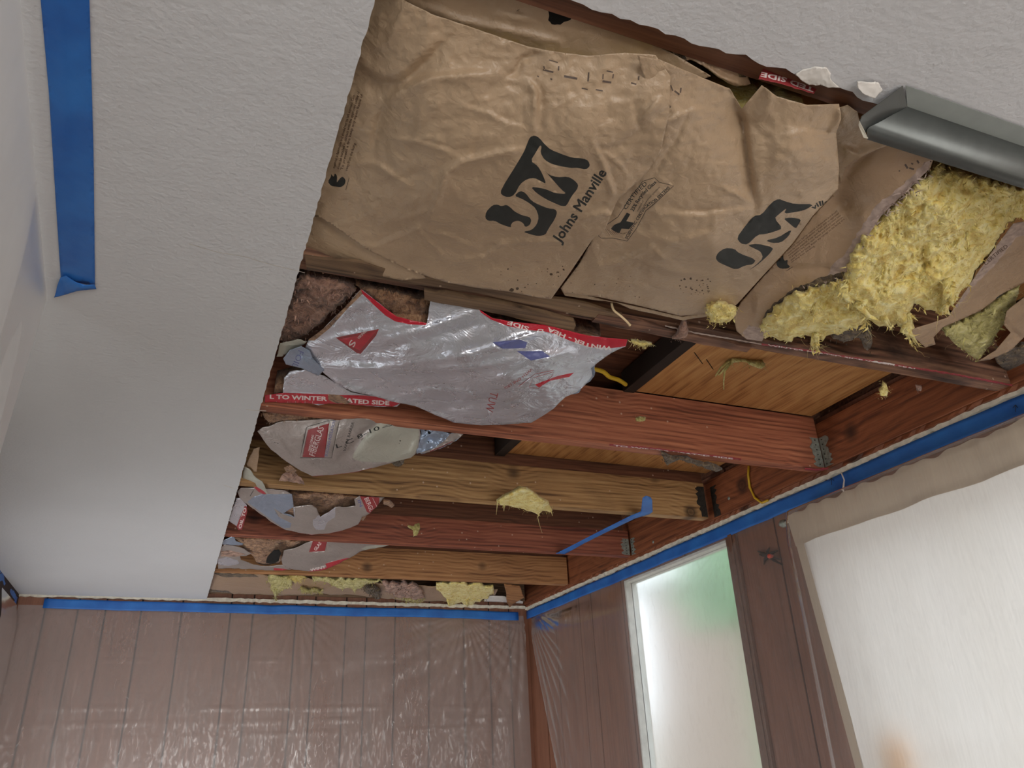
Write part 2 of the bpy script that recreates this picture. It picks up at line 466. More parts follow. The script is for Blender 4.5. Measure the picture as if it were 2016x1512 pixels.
M = {}
M['wood_red'] = wood('red_fir', (84, 42, 28), (156, 92, 66), (190, 124, 90), 1, 0, .25)
M['wood_dark_red'] = wood('dark_red_fir', (66, 32, 24), (136, 74, 54), (168, 102, 74), 2, 0, .3)
M['wood_yellow'] = wood('weathered_pine', (92, 62, 36), (160, 122, 78), (192, 156, 108), 3, 0, .3)
M['wood_orange'] = wood('orange_pine', (108, 66, 38), (168, 118, 74), (194, 146, 98), 4, 0, .22)
M['wood_near'] = wood('stained_fir', (54, 36, 28), (120, 84, 66), (166, 126, 98), 5, 0, .95, rough=.7)
M['wood_ledger'] = wood('rim_wood', (84, 42, 24), (128, 72, 42), (150, 90, 56), 6, 1, .2, 14)
M['wood_brown'] = wood('old_brown_board', (66, 38, 26), (104, 64, 44), (130, 86, 60), 7, 0, .3)
M['ply'] = wood('plywood', (140, 88, 44), (188, 132, 76), (206, 156, 98), 8, 1, .12, 8, True, .65, (96, 52, 26))
M['wood_grey'] = wood('grey_board', (58, 44, 34), (112, 88, 66), (146, 118, 88), 9, 0, .3)
M['wood_black'] = plain('dark_old_wood', (40, 28, 20), .8)
def paint(name, rgb, bumpy=.25):
    t = NT(name); v = t.co(); n = t.noise(v, 130, 3, .55); n2 = t.noise(v, 28, 3, .5); c = S(rgb)
    d = t.noise(v, 2.2, 3)
    t.set(t.ramp(d, [(.3, tuple(x * .95 for x in c)), (.7, c)]), .75)
    t.bump(t.math('ADD', t.math('MULTIPLY', n, .6), t.math('MULTIPLY', n2, .7)), bumpy, .006); return t.m
M['ceiling'] = paint('white_textured_paint', (212, 213, 216), .38)
M['gyp'] = plain('torn_gypsum', (206, 200, 190), .9, var=.2, nscale=80, bump=.6)
M['caulk'] = plain('cracked_white_caulk', (222, 216, 200), .8, var=.15, nscale=60, bump=.6)
M['panel'] = wood('brown_wood_panelling', (108, 72, 54), (128, 84, 64), (140, 94, 72), 11, 2, .1, 5, False, .5)
M['groove'] = plain('panel_groove', (48, 28, 20), .8)
M['trim'] = plain('brown_painted_trim', (112, 82, 68), .5)
M['tape'] = NT('blue_painters_tape').m
t = NT('blue_tape'); v = t.co(); n = t.noise(v, 60, 3); n2 = t.noise(v, 9, 3); t.set(t.ramp(n2, [(.3, S((28, 92, 176))), (.7, S((46, 122, 206)))]), .5); t.bump(n, .25, .003); M['tape'] = t.m
def kraft(name, rgb, seed=0):
    t = NT(name); v = t.co(loc=(seed, seed, 0)); n = t.noise(v, 14, 4, .55, .6); f = t.noise(v, 90, 4, .6, 1.2); c = S(rgb)
    d = t.noise(v, 5, 4, .6)
    col = t.ramp(d, [(.3, tuple(x * .88 for x in c)), (.7, tuple(x * 1.06 for x in c))])
    t.set(col, .37, 0); t.bump(t.math('ADD', n, t.math('MULTIPLY', f, .3)), .55, .008); return t.m
M['kraft'] = kraft('tan_kraft_paper', (182, 157, 129))
M['kraft2'] = kraft('tan_kraft_paper_brown', (172, 144, 116), 3)
M['ink'] = plain('black_print', (40, 42, 40), .62, bump=.05)
M['faint_ink'] = plain('grey_stamp_print', (92, 78, 70), .6)
M['text_ink'] = plain('dark_brown_print', (84, 60, 44), .6)
M['mold'] = plain('dark_stain', (78, 62, 46), .8)
M['pale_tear'] = plain('torn_paper_edge', (176, 156, 146), .9, var=.25, nscale=90, bump=.6)
def foil(name, rgb, rough=.28, metal=.9, seed=0, bs=.5):
    t = NT(name); v = t.co(loc=(seed, 0, seed)); n = t.noise(v, 18, 4, .6, 1.0); f = t.noise(v, 120, 3, .6, .5); c = S(rgb)
    t.set(t.ramp(t.noise(v, 6, 4), [(.3, tuple(x * .8 for x in c)), (.7, c)]), t.math('ADD', t.math('MULTIPLY', n, .25), rough - .1), metal)
    t.bump(t.math('ADD', n, t.math('MULTIPLY', f, .12)), bs, .008); return t.m
M['foil'] = foil('silver_foil', (226, 230, 242), .27, .70, 0, .8)
M['foil_dull'] = foil('dull_foil_paper', (186, 178, 174), .40, .55, 2)
M['foil_white'] = foil('pale_foil_paper', (196, 196, 184), .5, .35, 3, .6)
M['foil_blue'] = foil('bluish_foil', (168, 184, 208), .35, .6, 4)
M['red'] = plain('red_print', (186, 32, 52), .35, bump=.05)
M['red_dull'] = plain('faded_red_print', (150, 52, 56), .5, bump=.05)
M['white_print'] = plain('white_print', (226, 214, 212), .5, bump=.02)
M['purple_ink'] = plain('blue_violet_print', (98, 104, 158), .4)
def wool(name, dark, mid, light, sc=28):
    t = NT(name); v = t.co(); n = t.noise(v, sc, 6, .65, 1.6); n2 = t.noise(v, sc * 5, 4, .6, .8)
    c = t.ramp(n, [(.34, S(dark)), (.52, S(mid)), (.7, S(light))]); t.set(c, .95); t.b.inputs['Subsurface Weight'].default_value = .25
    t.b.inputs['Subsurface Radius'].default_value = (.02, .015, .006); t.b.inputs['Subsurface Scale'].default_value = .4
    t.b.inputs['Sheen Weight'].default_value = .2
    t.bump(t.math('ADD', n, t.math('MULTIPLY', n2, .5)), .8, .008); return t.m
M['yellow'] = wool('yellow_glass_wool', (214, 182, 92), (240, 222, 140), (250, 240, 186))
M['yellow_green'] = wool('greenish_glass_wool', (150, 138, 76), (202, 192, 122), (232, 224, 166))
M['brown_wool'] = wool('old_brown_glass_wool', (84, 56, 42), (158, 118, 88), (200, 162, 126), 34)
M['pink_wool'] = wool('dusty_pink_brown_wool', (70, 48, 42), (166, 128, 110), (206, 168, 148), 22)
M['dark_wool'] = wool('dirty_dark_wool', (44, 34, 26), (92, 74, 54), (150, 128, 92), 34)
M['zinc'] = plain('galvanised_steel', (146, 150, 142), .5, .35, .3, 90, .2)
M['dark_zinc'] = plain('dark_steel', (58, 56, 52), .6, .5, .3, 70, .2)
M['flange'] = plain('pale_grey_sheet_metal', (142, 148, 144), .5, .1, .05, 40, .02)
M['bead_metal'] = plain('grey_sheet_metal', (104, 107, 105), .42, .5, .08, 40, .05)
M['wire_yellow'] = plain('yellow_cable_sheath', (206, 168, 40), .45)
M['wire_cream'] = plain('cream_cord', (226, 200, 158), .6)
M['black'] = plain('void_shade_black', (12, 10, 9), .95)
M['white_paper'] = plain('white_paper', (230, 226, 220), .8)
M['red_plastic'] = plain('coral_red_plastic', (214, 96, 80), .5)
M['rod'] = plain('white_curtain_rod', (226, 226, 218), .35)
M['floor'] = plain('canvas_drop_cloth', (168, 160, 148), .9, var=.1, nscale=12)
M['wallpaint'] = plain('painted_wall', (196, 190, 180), .8)

def film(name, haze=.22, seed=0, streak=(1, 1, 1), gloss=.25, bs=.25, ior=1.12, rg=.16):
    t = NT(name); n_ = t.n; l = t.l
    v = t.co(streak, loc=(seed, seed, seed)); a = t.noise(v, 5, 6, .62, 1.6); fine = t.noise(v, 32, 5, .65, 1.2)
    h = t.math('ADD', a, t.math('MULTIPLY', fine, .3)); bp = t.node('ShaderNodeBump'); l.new(h, bp.inputs['Height']); bp.inputs['Strength'].default_value = bs; bp.inputs['Distance'].default_value = .006
    tr = t.node('ShaderNodeBsdfTransparent'); tr.inputs[0].default_value = (.97, .97, .97, 1)
    df = t.node('ShaderNodeBsdfDiffuse'); df.inputs[0].default_value = (.9, .87, .86, 1); l.new(bp.outputs[0], df.inputs['Normal'])
    tl = t.node('ShaderNodeBsdfTranslucent'); tl.inputs[0].default_value = (.86, .87, .88, 1)
    gl = t.node('ShaderNodeBsdfGlossy'); gl.inputs['Roughness'].default_value = rg; gl.inputs[0].default_value = (.95, .95, .95, 1); l.new(bp.outputs[0], gl.inputs['Normal'])
    m0 = t.node('ShaderNodeMixShader'); m0.inputs[0].default_value = .4; l.new(df.outputs[0], m0.inputs[1]); l.new(tl.outputs[0], m0.inputs[2])
    m1 = t.node('ShaderNodeMixShader'); l.new(tr.outputs[0], m1.inputs[1]); l.new(m0.outputs[0], m1.inputs[2])
    big = t.noise(v, 2.0, 3)
    hz = t.math('ADD', haze * .7, t.math('MULTIPLY', big, haze * .6)); l.new(hz, m1.inputs[0])
    fr = t.node('ShaderNodeFresnel'); fr.inputs[0].default_value = ior
    sh = t.ramp(fine, [(.5, (gloss * .1,) * 3), (.72, (gloss * 2.0,) * 3)])
    m2 = t.node('ShaderNodeMixShader'); l.new(t.math('ADD', fr.outputs[0], sh), m2.inputs[0]); l.new(m1.outputs[0], m2.inputs[1]); l.new(gl.outputs[0], m2.inputs[2])
    l.new(m2.outputs[0], t.out.inputs['Surface']); t.m.use_backface_culling = False
    return t.m
M['film_back'] = film('plastic_sheeting_hazy', .30, 1, (2.2, 1, .6), .05, .22)
M['film_right'] = film('plastic_sheeting_clear', .15, 2, (1, 1.6, .6), .05, .3, 1.09, .2)
M['film_left'] = film('plastic_sheeting_milky', .6, 3, (1, 3.0, .3), .0, .25, 1.015, .5)
def fabric(name, rgb, trans=.6, band=False):
    t = NT(name); v = t.co((1, 1, 1)); n = t.noise(v, 160, 2); c = S(rgb); wv = t.noise(t.co((1, 60, 4)), 3, 3)
    df = t.node('ShaderNodeBsdfDiffuse'); tl = t.node('ShaderNodeBsdfTranslucent'); mx = t.node('ShaderNodeMixShader'); mx.inputs[0].default_value = trans
    col = t.ramp(wv, [(.3, tuple(x * .93 for x in c)), (.7, c)]); t.l.new(col, df.inputs[0]); t.l.new(col, tl.inputs[0])
    bp = t.node('ShaderNodeBump'); t.l.new(n, bp.inputs['Height']); bp.inputs['Strength'].default_value = .2; bp.inputs['Distance'].default_value = .001; t.l.new(bp.outputs[0], df.inputs['Normal'])
    t.l.new(df.outputs[0], mx.inputs[1]); t.l.new(tl.outputs[0], mx.inputs[2]); t.l.new(mx.outputs[0], t.out.inputs['Surface']); return t.m
M['curtain'] = fabric('white_sheer_fabric', (236, 233, 228), .42)
M['curtain_head'] = fabric('doubled_cream_fabric', (198, 182, 162), .25)
t = NT('window_glass'); t.set((1.0, 1.0, 1.0), .02); gl = t.node('ShaderNodeBsdfGlossy'); gl.inputs['Roughness'].default_value = .02; tr = t.node('ShaderNodeBsdfTransparent'); mx = t.node('ShaderNodeMixShader'); mx.inputs[0].default_value = .06
t.l.new(tr.outputs[0], mx.inputs[1]); t.l.new(gl.outputs[0], mx.inputs[2]); t.l.new(mx.outputs[0], t.out.inputs['Surface']); M['glass'] = t.m
t = NT('frosted_glass'); t.set((.96, .98, .98), .28, 0); t.b.inputs['Transmission Weight'].default_value = 1.0; t.b.inputs['IOR'].default_value = 1.12; M['frosted'] = t.m
# ------------------------------------------------------------------ room shell
XL, XR, YB = -0.70, 1.838, 4.19
XW, YF = -2.4, -2.8
def slab(name, poly, z0, z1, mats, parent=None, sidemat=None):
    mb = MB(); n = len(poly)
    mb.add([(x, y, z0) for x, y in poly] + [(x, y, z1) for x, y in poly], [tuple(range(n))[::-1], tuple(range(n, 2 * n))], 0)
    b = len(mb.V)
    mb.F += [(i, (i + 1) % n, (i + 1) % n + n, i + n) for i in range(n)]; mb.M += [1 if sidemat is not None else 0] * n
    return mb.build(name, [mats] + ([sidemat] if sidemat is not None else []), parent)
struct(MB().box((XW - .1, YF - .1, -.05), (XR + .1, YB + .1, 0)).build('floor', M['floor']))
# plasterboard ceiling with the big opening cut out of it
def rag_line(a, b, amp, step, seed):
    return ragged([a, b], amp, step, seed, closed=False)
X0, Y0 = 0.112, 0.515
cut = rag_line((X0, YB), (X0, Y0), .0012, .010, 3)[0:] 
edge = []
for i, (x, y) in enumerate(rag_line((X0, Y0), (XR, Y0), .002, .012, 5)[1:]):
    k = 0
    if .50 < x < .72: k = -.006 * abs(math.sin(x * 60))
    edge.append((x, y + k))
poly = [(XW, YF), (XW, YB), (XL, YB)] + cut + edge + [(XR, YF)]
ceil_o = slab('ceiling', poly, CZ, CZ + .013, M['ceiling'], None, M['gyp']); struct(ceil_o)
for pl, w_ in (([(372, 480), (430, 497), (480, 505), (530, 520), (600, 537)], .9), ([(484, 806), (500, 808), (524, 809)], 1.1), ([(440, 955), (462, 962)], .8), ([(560, 640), (548, 655)], .7)):
    b_ = stroke(pl, w_); q_ = [zpt(x, y, H - .0003) for x, y in b_]; n_ = len(q_) // 2
    mesh_obj('hairline_crack', q_, [(i, i + 1, 2 * n_ - 2 - i, 2 * n_ - 1 - i) for i in range(n_ - 1)], M['gyp'], ceil_o, smooth=False)
def planks(name, axis, fixed, thick, edges, zr, openings, mat, outward=1):
    """boarded wall: boards butt with narrow grooves; all one mesh"""
    mb = MB(); g = .0038
    for a, b in zip(edges[:-1], edges[1:]):
        cuts = [(zr[0], zr[1])]
        segs = [(a, b)]
        ys = sorted(set([a, b] + [v for (p, q, _, _) in openings for v in (p, q) if a < v < b]))
        for y0, y1 in zip(ys[:-1], ys[1:]):
            m = (y0 + y1) / 2; zs = [(zr[0], zr[1])]
            for p, q, lo, hi in openings:
                if p < m < q: zs = [(zr[0], lo), (hi, zr[1])]
            for lo, hi in zs:
                if hi - lo < .001: continue
                ya = y0 + (g if y0 == a else 0); yb = y1 - (g if y1 == b else 0)
                if axis == 'y': mb.box((ya, fixed, lo), (yb, fixed + thick, hi), 0); mb.box((y0, fixed + .004, lo), (y1, fixed + thick + .01, hi), 1)
                else: mb.box((fixed, ya, lo), (fixed + thick, yb, hi), 0); mb.box((fixed + .004, y0, lo), (fixed + thick + .01, y1, hi), 1)
    return mb.build(name, [mat, M['groove']])
gx = [-0.70, -.575, -.441, -.326, -.173, .007, .231, .338, .548, .643, .803, .909, 1.065, 1.253, 1.45, 1.60, 1.72, XR + .03]
struct(planks('wall_back', 'y', YB, .012, gx, (0, CZ + .19), [], M['panel']))
EYEZ = 1.69
W1 = (2.32, 3.10, .75, EYEZ + .685); W2 = (.45, 1.80, 1.0, EYEZ + .60)
gy = [YF, -2.3, -1.7, -1.2, -.8, -.3, .1, .45, .62, .9, 1.15, 1.5, 1.88, 2.06, 2.27, 2.6, 3.12, 3.42, 3.55, 3.83, 4.0, YB + .03]
struct(planks('wall_right', 'x', XR, .012, gy, (0, CZ + .19), [W1, W2], M['panel']))
struct(planks('wall_left', 'x', XL - .012, .012, [1.9, 2.2, 2.5, 2.9, 3.3, 3.6, 3.9, YB + .03], (0, CZ), [(2.3, 3.7, .55, 1.95)], M['panel']))  # opening lies out of view, added for the far left fill lamp
struct(MB().box((XW, 1.9, 0), (XL - .012, 1.92, CZ + .19)).build('wall_jog', M['wallpaint']))
mb = MB()   # far left wall with an opening added for the left fill lamp
mb.box((XW - .05, YF, 0), (XW, -1.4, CZ + .19)).box((XW - .05, .2, 0), (XW, 1.9, CZ + .19)).box((XW - .05, -1.4, 0), (XW, .2, .7)).box((XW - .05, -1.4, 1.9), (XW, .2, CZ + .19))
struct(mb.build('wall_side', M['wallpaint']))
mb = MB()  # wall behind the camera, its opening added for the rear fill lamp
mb.box((XW, YF - .05, 0), (-.6, YF, CZ + .19)).box((1.8, YF - .05, 0), (XR, YF, CZ + .19)).box((-.6, YF - .05, 0), (1.8, YF, .4)).box((-.6, YF - .05, 2.1), (1.8, YF, CZ + .19))
struct(mb.build('wall_front', M['wallpaint']))
# window units
def window_unit(name, axis, fixed, a, b, lo, hi, mat_f, mat_g, bars=(), depth=.05, fr=.03, hbars=()):
    e = bpy.data.objects.new(name, None); COL.objects.link(e); e['kind'] = 'structure'
    P = (lambda u, v, z: (u, v, z)) if axis == 'y' else (lambda u, v, z: (v, u, z))
    e.location = P((a + b) / 2, fixed, lo)
    f = MB()
    def bx(u0, u1, z0, z1, d0=0, d1=depth):
        p, q = P(u0, fixed + d0, z0), P(u1, fixed + d1, z1); f.box(tuple(min(i, j) for i, j in zip(p, q)), tuple(max(i, j) for i, j in zip(p, q)))
    bx(a, a + fr, lo, hi); bx(b - fr, b, lo, hi); bx(a + fr, b - fr, lo, lo + fr); bx(a + fr, b - fr, hi - fr, hi)
    f.build('window_frame', mat_f, e, bevel=.002)
    for u in bars:
        f = MB(); bx(u - .014, u + .014, lo + fr, hi - fr, depth * .35, depth * .8); f.build('mullion', mat_f, e)
    for z in hbars:
        f = MB(); bx(a + fr, b - fr, z - .014, z + .014, depth * .35, depth * .8); f.build('mullion', mat_f, e)
    f = MB(); bx(a + fr, b - fr, lo + fr, hi - fr, depth * .5, depth * .5 + .004); f.build('window_pane', mat_g, e)
    return e
window_unit('window_1', 'x', XR + .004, W1[0], W1[1], W1[2], W1[3], M['rod'], M['frosted'], depth=.06, fr=.012)
window_unit('window_2', 'x', XR + .012, W2[0], W2[1], W2[2], W2[3], M['rod'], M['glass'], bars=(1.255,), hbars=(1.75,), depth=.06)
window_unit('added_window_5', 'x', XL - .06, 2.3, 3.7, .55, 1.95, M['rod'], M['glass'], bars=(3.0,), depth=.05)  # unseen window, added to go with the far left fill lamp
window_unit('added_window_3', 'y', YF - .05, -.6, 1.8, .4, 2.1, M['rod'], M['glass'], bars=(.6,), depth=.05)  # unseen window behind the camera, assumed to go with the rear fill lamp
window_unit('added_window_4', 'x', XW - .05, -1.4, .2, .7, 1.9, M['rod'], M['glass'], bars=(-.6,), depth=.05)  # unseen window, added to go with the left fill lamp
# casing round the narrow window
mb = MB(); mb.box((XR - .014, 2.262, .7), (XR, 2.316, EYEZ + .69)); mb.box((XR - .019, 2.276, .7), (XR - .014, 2.296, EYEZ + .69))
struct(mb.build('trim_1', M['trim'], bevel=.002))
# roof boards high above the joists
struct(MB().box((XW - .1, YF - .1, EYEZ + 1.0), (XR + .2, YB + .1, EYEZ + 1.03)).build('ceiling_deck', M['wood_brown']))
for n_, a_, b_ in (('back', (XW, YB + .02, CZ), (XR + .1, YB + .06, EYEZ + 1.03)), ('right', (XR + .02, YF, CZ), (XR + .06, YB, EYEZ + 1.03))):
    struct(MB().box(a_, b_).build('wall_upper_' + n_, M['wood_brown']))

# ragged plaster and caulk left along the top of the walls
def ragged_strip(name, p0, p1, du, lo, hi, th, mat, seed, amp=.006, step=.018):
    """thin board remnant between p0 and p1 (xy), from height lo to hi, thickness th along du, ragged lower and upper edge"""
    r = random.Random(seed); p0 = np.array(p0, float); p1 = np.array(p1, float); L = np.linalg.norm(p1 - p0); n = int(L / step)
    mb = MB(); V = []; F = []
    for i in range(n + 1):
        p = p0 + (p1 - p0) * i / n; a = lo + r.uniform(-amp, amp); b = hi + r.uniform(-amp, amp) * .7; t = th * r.uniform(.7, 1.2)
        V += [(p[0], p[1], a), (p[0], p[1], b), (p[0] + du[0] * t, p[1] + du[1] * t, b), (p[0] + du[0] * t, p[1] + du[1] * t, a + r.uniform(0, amp))]
    for i in range(n):
        k = i * 4
        for j in range(4): F.append((k + j, k + (j + 1) % 4, k + 4 + (j + 1) % 4, k + 4 + j))
    F += [(0, 1, 2, 3), (n * 4 + 3, n * 4 + 2, n * 4 + 1, n * 4)]
    return mb.add(V, F).build(name, mat)
struct(ragged_strip('trim_2', (XL, YB - .001), (XR, YB - .001), (0, -1), EYEZ + .742, EYEZ + .758, .010, M['caulk'], 1, .003))
struct(ragged_strip('trim_3', (XR - .001, .85), (XR - .001, YB), (-1, 0), EYEZ + .737, EYEZ + .756, .012, M['caulk'], 2, .005))
# broken plasterboard lip between the rim board and the right wall
mb = MB(); r_ = random.Random(4); V = []; F = []; n = 220
for i in range(n + 1):
    y = .60 + (YB - .62) * i / n
    V += [(1.818 + r_.uniform(-.004, .006), y, CZ + .002 + r_.uniform(-.002, .002)), (XR, y, CZ + .002), (XR, y, CZ + .013), (1.818, y, CZ + .013)]
for i in range(n):
    k = i * 4
    for j in range(4): F.append((k + j, k + (j + 1) % 4, k + 4 + (j + 1) % 4, k + 4 + j))
struct(mb.add(V, F).build('trim_4', M['wood_ledger']))

# outside the windows
nb = thing('neighbouring_house', 'beige neighbouring house wall seen blurred through the narrow window', 'building', (4.7, 2.0, 0))
MB().box((4.6, -4, 0), (5.2, 7.5, 3.2)).build('house_wall', plain('beige_render', (150, 132, 118), .9, var=.05, nscale=3), nb)
MB().box((4.45, -4, 3.2), (5.4, 7.6, 3.32)).build('eaves', plain('grey_roof_edge', (190, 196, 186), .8), nb)
# outdoor foliage above the house wall
mb = MB(); r = np.random.default_rng(3)
for k in range(900):
    c = np.array([4.0, 5.0, 2.92]) + r.normal(0, 1, 3).clip(-1.6, 1.6) * [.12, .35, .22]; a = r.normal(0, 1, 3); a /= np.linalg.norm(a); b = np.cross(a, r.normal(0, 1, 3)); b /= np.linalg.norm(b)
    mb.add([c - a * .09, c + b * .04, c + a * .09, c - b * .04], [(0, 1, 2, 3)])
mb.tube([(4.0, 5.0, -.2), (4.02, 4.98, 1.5), (4.0, 5.0, 2.8)], [.07, .055, .02], 8)
tag(mb.build('garden_tree', plain('light_green_leaves', (158, 194, 152), .7)), 'small green tree blurred behind the top of the narrow window', 'tree')
struct(MB().box((1.95, -6, -.3), (14, 14, -.2)).build('ground', plain('pale_paving', (170, 168, 160), .9)))

# ------------------------------------------------------------------ joists
def joist(name, label, y, x0, x1, zt, mat, grp='ceiling joists', w=.040, up=True):
    t = thing(name, label, 'joist', (x0, y, EYEZ + JB), grp)
    n = 46; V = []; F = []; rr = random.Random(int(y * 100))
    prof = lambda i: [(y + rr.uniform(-.0006, .0006), (EYEZ + JB) + .0015), (y + .0015, (EYEZ + JB) + rr.uniform(-.0006, .0004)), (y + w - .0015, (EYEZ + JB) + rr.uniform(-.0006, .0004)), (y + w, (EYEZ + JB) + .0015), (y + w, EYEZ + zt), (y, EYEZ + zt)]
    for i in range(n + 1):
        x = x0 + (x1 - x0) * i / n
        for (yy, zz) in prof(i): V.append((x, yy, zz))
    for i in range(n):
        for j in range(6): F.append((i * 6 + j, i * 6 + (j + 1) % 6, i * 6 + 6 + (j + 1) % 6, i * 6 + 6 + j))
    F += [tuple(range(6)), tuple(n * 6 + k for k in range(6))[::-1]]
    mesh_obj('joist_board', V, F, mat, t, smooth=False)
    return t
XE = 1.812
J1 = joist('ceiling_joist', 'nearest joist with grey stained underside, tan paper hanging over it', 1.119, -.66, XE, .946, M['wood_near'])
J2 = joist('ceiling_joist', 'reddish joist carrying the large silver sheet, second from the camera', 1.757, -.66, XE - .004, .937, M['wood_red'])
J3 = joist('ceiling_joist', 'yellowish brown joist with yellow wool tuft, third from the camera', 2.340, -.66, XE - .03, .90, M['wood_yellow'])
J4 = joist('ceiling_joist', 'dark red joist crossed by a blue tape strip, second from the back wall', 2.955, -.66, XE - .01, .875, M['wood_dark_red'])
J5 = joist('ceiling_joist', 'orange brown joist closest to the back wall', 3.581, -.66, XE - .01, .90, M['wood_orange'])
J0 = joist('ceiling_joist', 'brown joist along the front cut edge of the ceiling', .506, -.66, XE, .93, M['wood_brown'], w=.04)
J0b = None
# dark boards between the shallow joists and the roof
for y_, zt in ((2.340, .901), (2.955, .876), (3.581, .901)):
    tag(MB().box((-.66, y_ + .006, EYEZ + zt), (XE - .03, y_ + .034, EYEZ + .995)).build('packing_board', M['wood_brown']),
        {2.340: 'dark board packed on top of the yellowish joist', 2.955: 'dark board packed on top of the dark red joist', 3.581: 'dark board packed on top of the joist nearest the back wall'}[y_], 'board', 'packing boards')
# furring strips nailed below the nearest joist
def furring(pts_px, th, mat):
    P = [zpt(x, y, JB - th) for x, y in pts_px]; V = [tuple(p) for p in P] + [(p[0], p[1], EYEZ + JB - .0002) for p in P]; n = len(P)
    F = [tuple(range(n)), tuple(range(n, 2 * n))[::-1]] + [(i, (i + 1) % n, (i + 1) % n + n, i + n) for i in range(n)]
    return mesh_obj('furring_strip', V, F, mat, J1, smooth=False)
furring(ragged([(600, 507), (700, 516), (840, 545), (1160, 600), (1225, 620), (1215, 632), (1150, 622), (930, 575), (700, 545), (604, 532)], 1.5, 25, 1), .006, M['wood_grey'])
furring(ragged([(835, 574), (990, 598), (1130, 634), (1134, 642), (1128, 652), (990, 620), (836, 590)], 1.5, 20, 2), .010, M['wood_grey'])
furring(ragged([(1178, 620), (1260, 632), (1330, 652), (1480, 684), (1470, 694), (1330, 668), (1165, 634)], 1.5, 25, 3), .007, M['wood_near'])

# rim board the joists hang on
rim = tag(MB().box((XE, .56, EYEZ + JB), (XR - .001, YB - .01, EYEZ + .915)).build('rim_board', M['wood_ledger'], bevel=.002), 'long reddish brown rim board along the top of the window wall', 'board')
# end board above the back wall
tag(MB().box((-.66, YB - .05, (EYEZ + JB) + .014), (XE - .01, YB - .012, EYEZ + .90)).build('end_board', M['wood_grey']), 'grey board above the back wall behind hanging yellow wool', 'board')

# plywood roof sheathing seen between joists
pe = zpt(1350, 690, .94)[0]; pe2 = zpt(1262, 760, .94)[0]
def ply_panel(x0, x1, y0, y1, z, label, grooves=()):
    t = tag(MB().box((x0, y0, z), (x1, y1, z + .016)).build('plywood_panel', M['ply']), label, 'plywood', 'roof sheathing panels')
    return t
xe = (pe + pe2) / 2
ply1 = ply_panel(xe, XE - .012, 1.162, 1.755, EYEZ + .94, 'orange plywood panel between the two nearest joists')
ply_panel(.98, XE - .012, 1.80, 2.335, EYEZ + .94, 'plywood panel behind the reddish joist with torn wool hanging below')
ply_panel(.60, XE - .012, .52, 1.117, EYEZ + .95, 'plywood panel above the torn yellow wool')
tag(MB().box((xe - .04, 1.162, EYEZ + .932), (xe - .004, 1.755, EYEZ + .995)).build('roof_batten', M['wood_black'], bevel=.002), 'blackened batten beside the orange plywood panel', 'batten')
tag(MB().box((.93, 1.80, EYEZ + .925), (.965, 2.335, EYEZ + .995)).build('roof_batten', M['wood_black'], bevel=.002), 'dark batten above the gap behind the reddish joist', 'batten')
for q0, q1 in (((1366, 694), (1382, 716)), ((1390, 708), (1403, 727))):
    a_, b_ = zpt(*q0, .9385), zpt(*q1, .9385); d_ = np.array([.004, .001, 0])
    MB().add([a_, a_ + d_, b_ + d_, b_] + [p + np.array([0, 0, .001]) for p in (a_, a_ + d_, b_ + d_, b_)], [(0, 1, 2, 3), (7, 6, 5, 4), (0, 4, 5, 1), (1, 5, 6, 2), (2, 6, 7, 3), (3, 7, 4, 0)]).build('split_crack', M['black'], ply1)

# metal hangers at the joist ends
def hanger(label, y, zt, xend, mat, seed):
    t = thing('joist_hanger', label, 'metal hanger', (xend, y, EYEZ + JB), 'joist hangers')
    r = random.Random(seed); lo, hi = (EYEZ + JB) + .004, EYEZ + zt
    m = MB()
    def wavy(fn):
        pts = []
        for i in range(13):
            z = lo + (hi - lo) * i / 12; pts.append((z, r.choice([0, .5, 1]) ))
        return pts
    P = wavy(None); n = len(P)
    V = []; F = []
    for z, k in P:
        w = .028 + .014 * k
        V += [(xend - w, y - .0015, z), (xend - .001, y - .0015, z), (xend - w, y - .0004, z), (xend - .001, y - .0004, z)]
    for i in range(n - 1):
        a = i * 4; F += [(a, a + 1, a + 5, a + 4), (a + 2, a + 6, a + 7, a + 3), (a, a + 4, a + 6, a + 2)]
    m.add(V, F).build('side_plate', mat, t)
    m = MB(); V = []; F = []
    for z, k in P[::-1]:
        w = .020 + .018 * (1 - k)
        V += [(XE - .0018, y - .001 - w, z), (XE - .0018, y - .001, z), (XE - .0004, y - .001 - w, z)]
    for i in range(n - 1):
        a = i * 3; F += [(a, a + 1, a + 4, a + 3), (a, a + 3, a + 5, a + 2)]
    m.add(V, F).build('face_flange', mat, t)
    for i in range(6):
        z = lo + (hi - lo) * (i + .5) / 6
        MB().box((xend - .018, y - .0028, z - .0018), (xend - .0144, y - .0014, z + .0018)).build('nail_head', M['dark_zinc'], t)
        MB().box((XE - .003, y - .014, z - .0018), (XE - .0016, y - .0104, z + .0018)).build('nail_head', M['dark_zinc'], t)
hanger('grey metal hanger at the window end of the reddish joist', 1.757, .865, XE - .004, M['zinc'], 1)
hanger('dark metal hanger at the window end of the yellowish joist', 2.340, .885, XE - .03, M['dark_zinc'], 2)
hanger('grey metal hanger at the window end of the dark red joist', 2.955, .84, XE - .01, M['zinc'], 3)

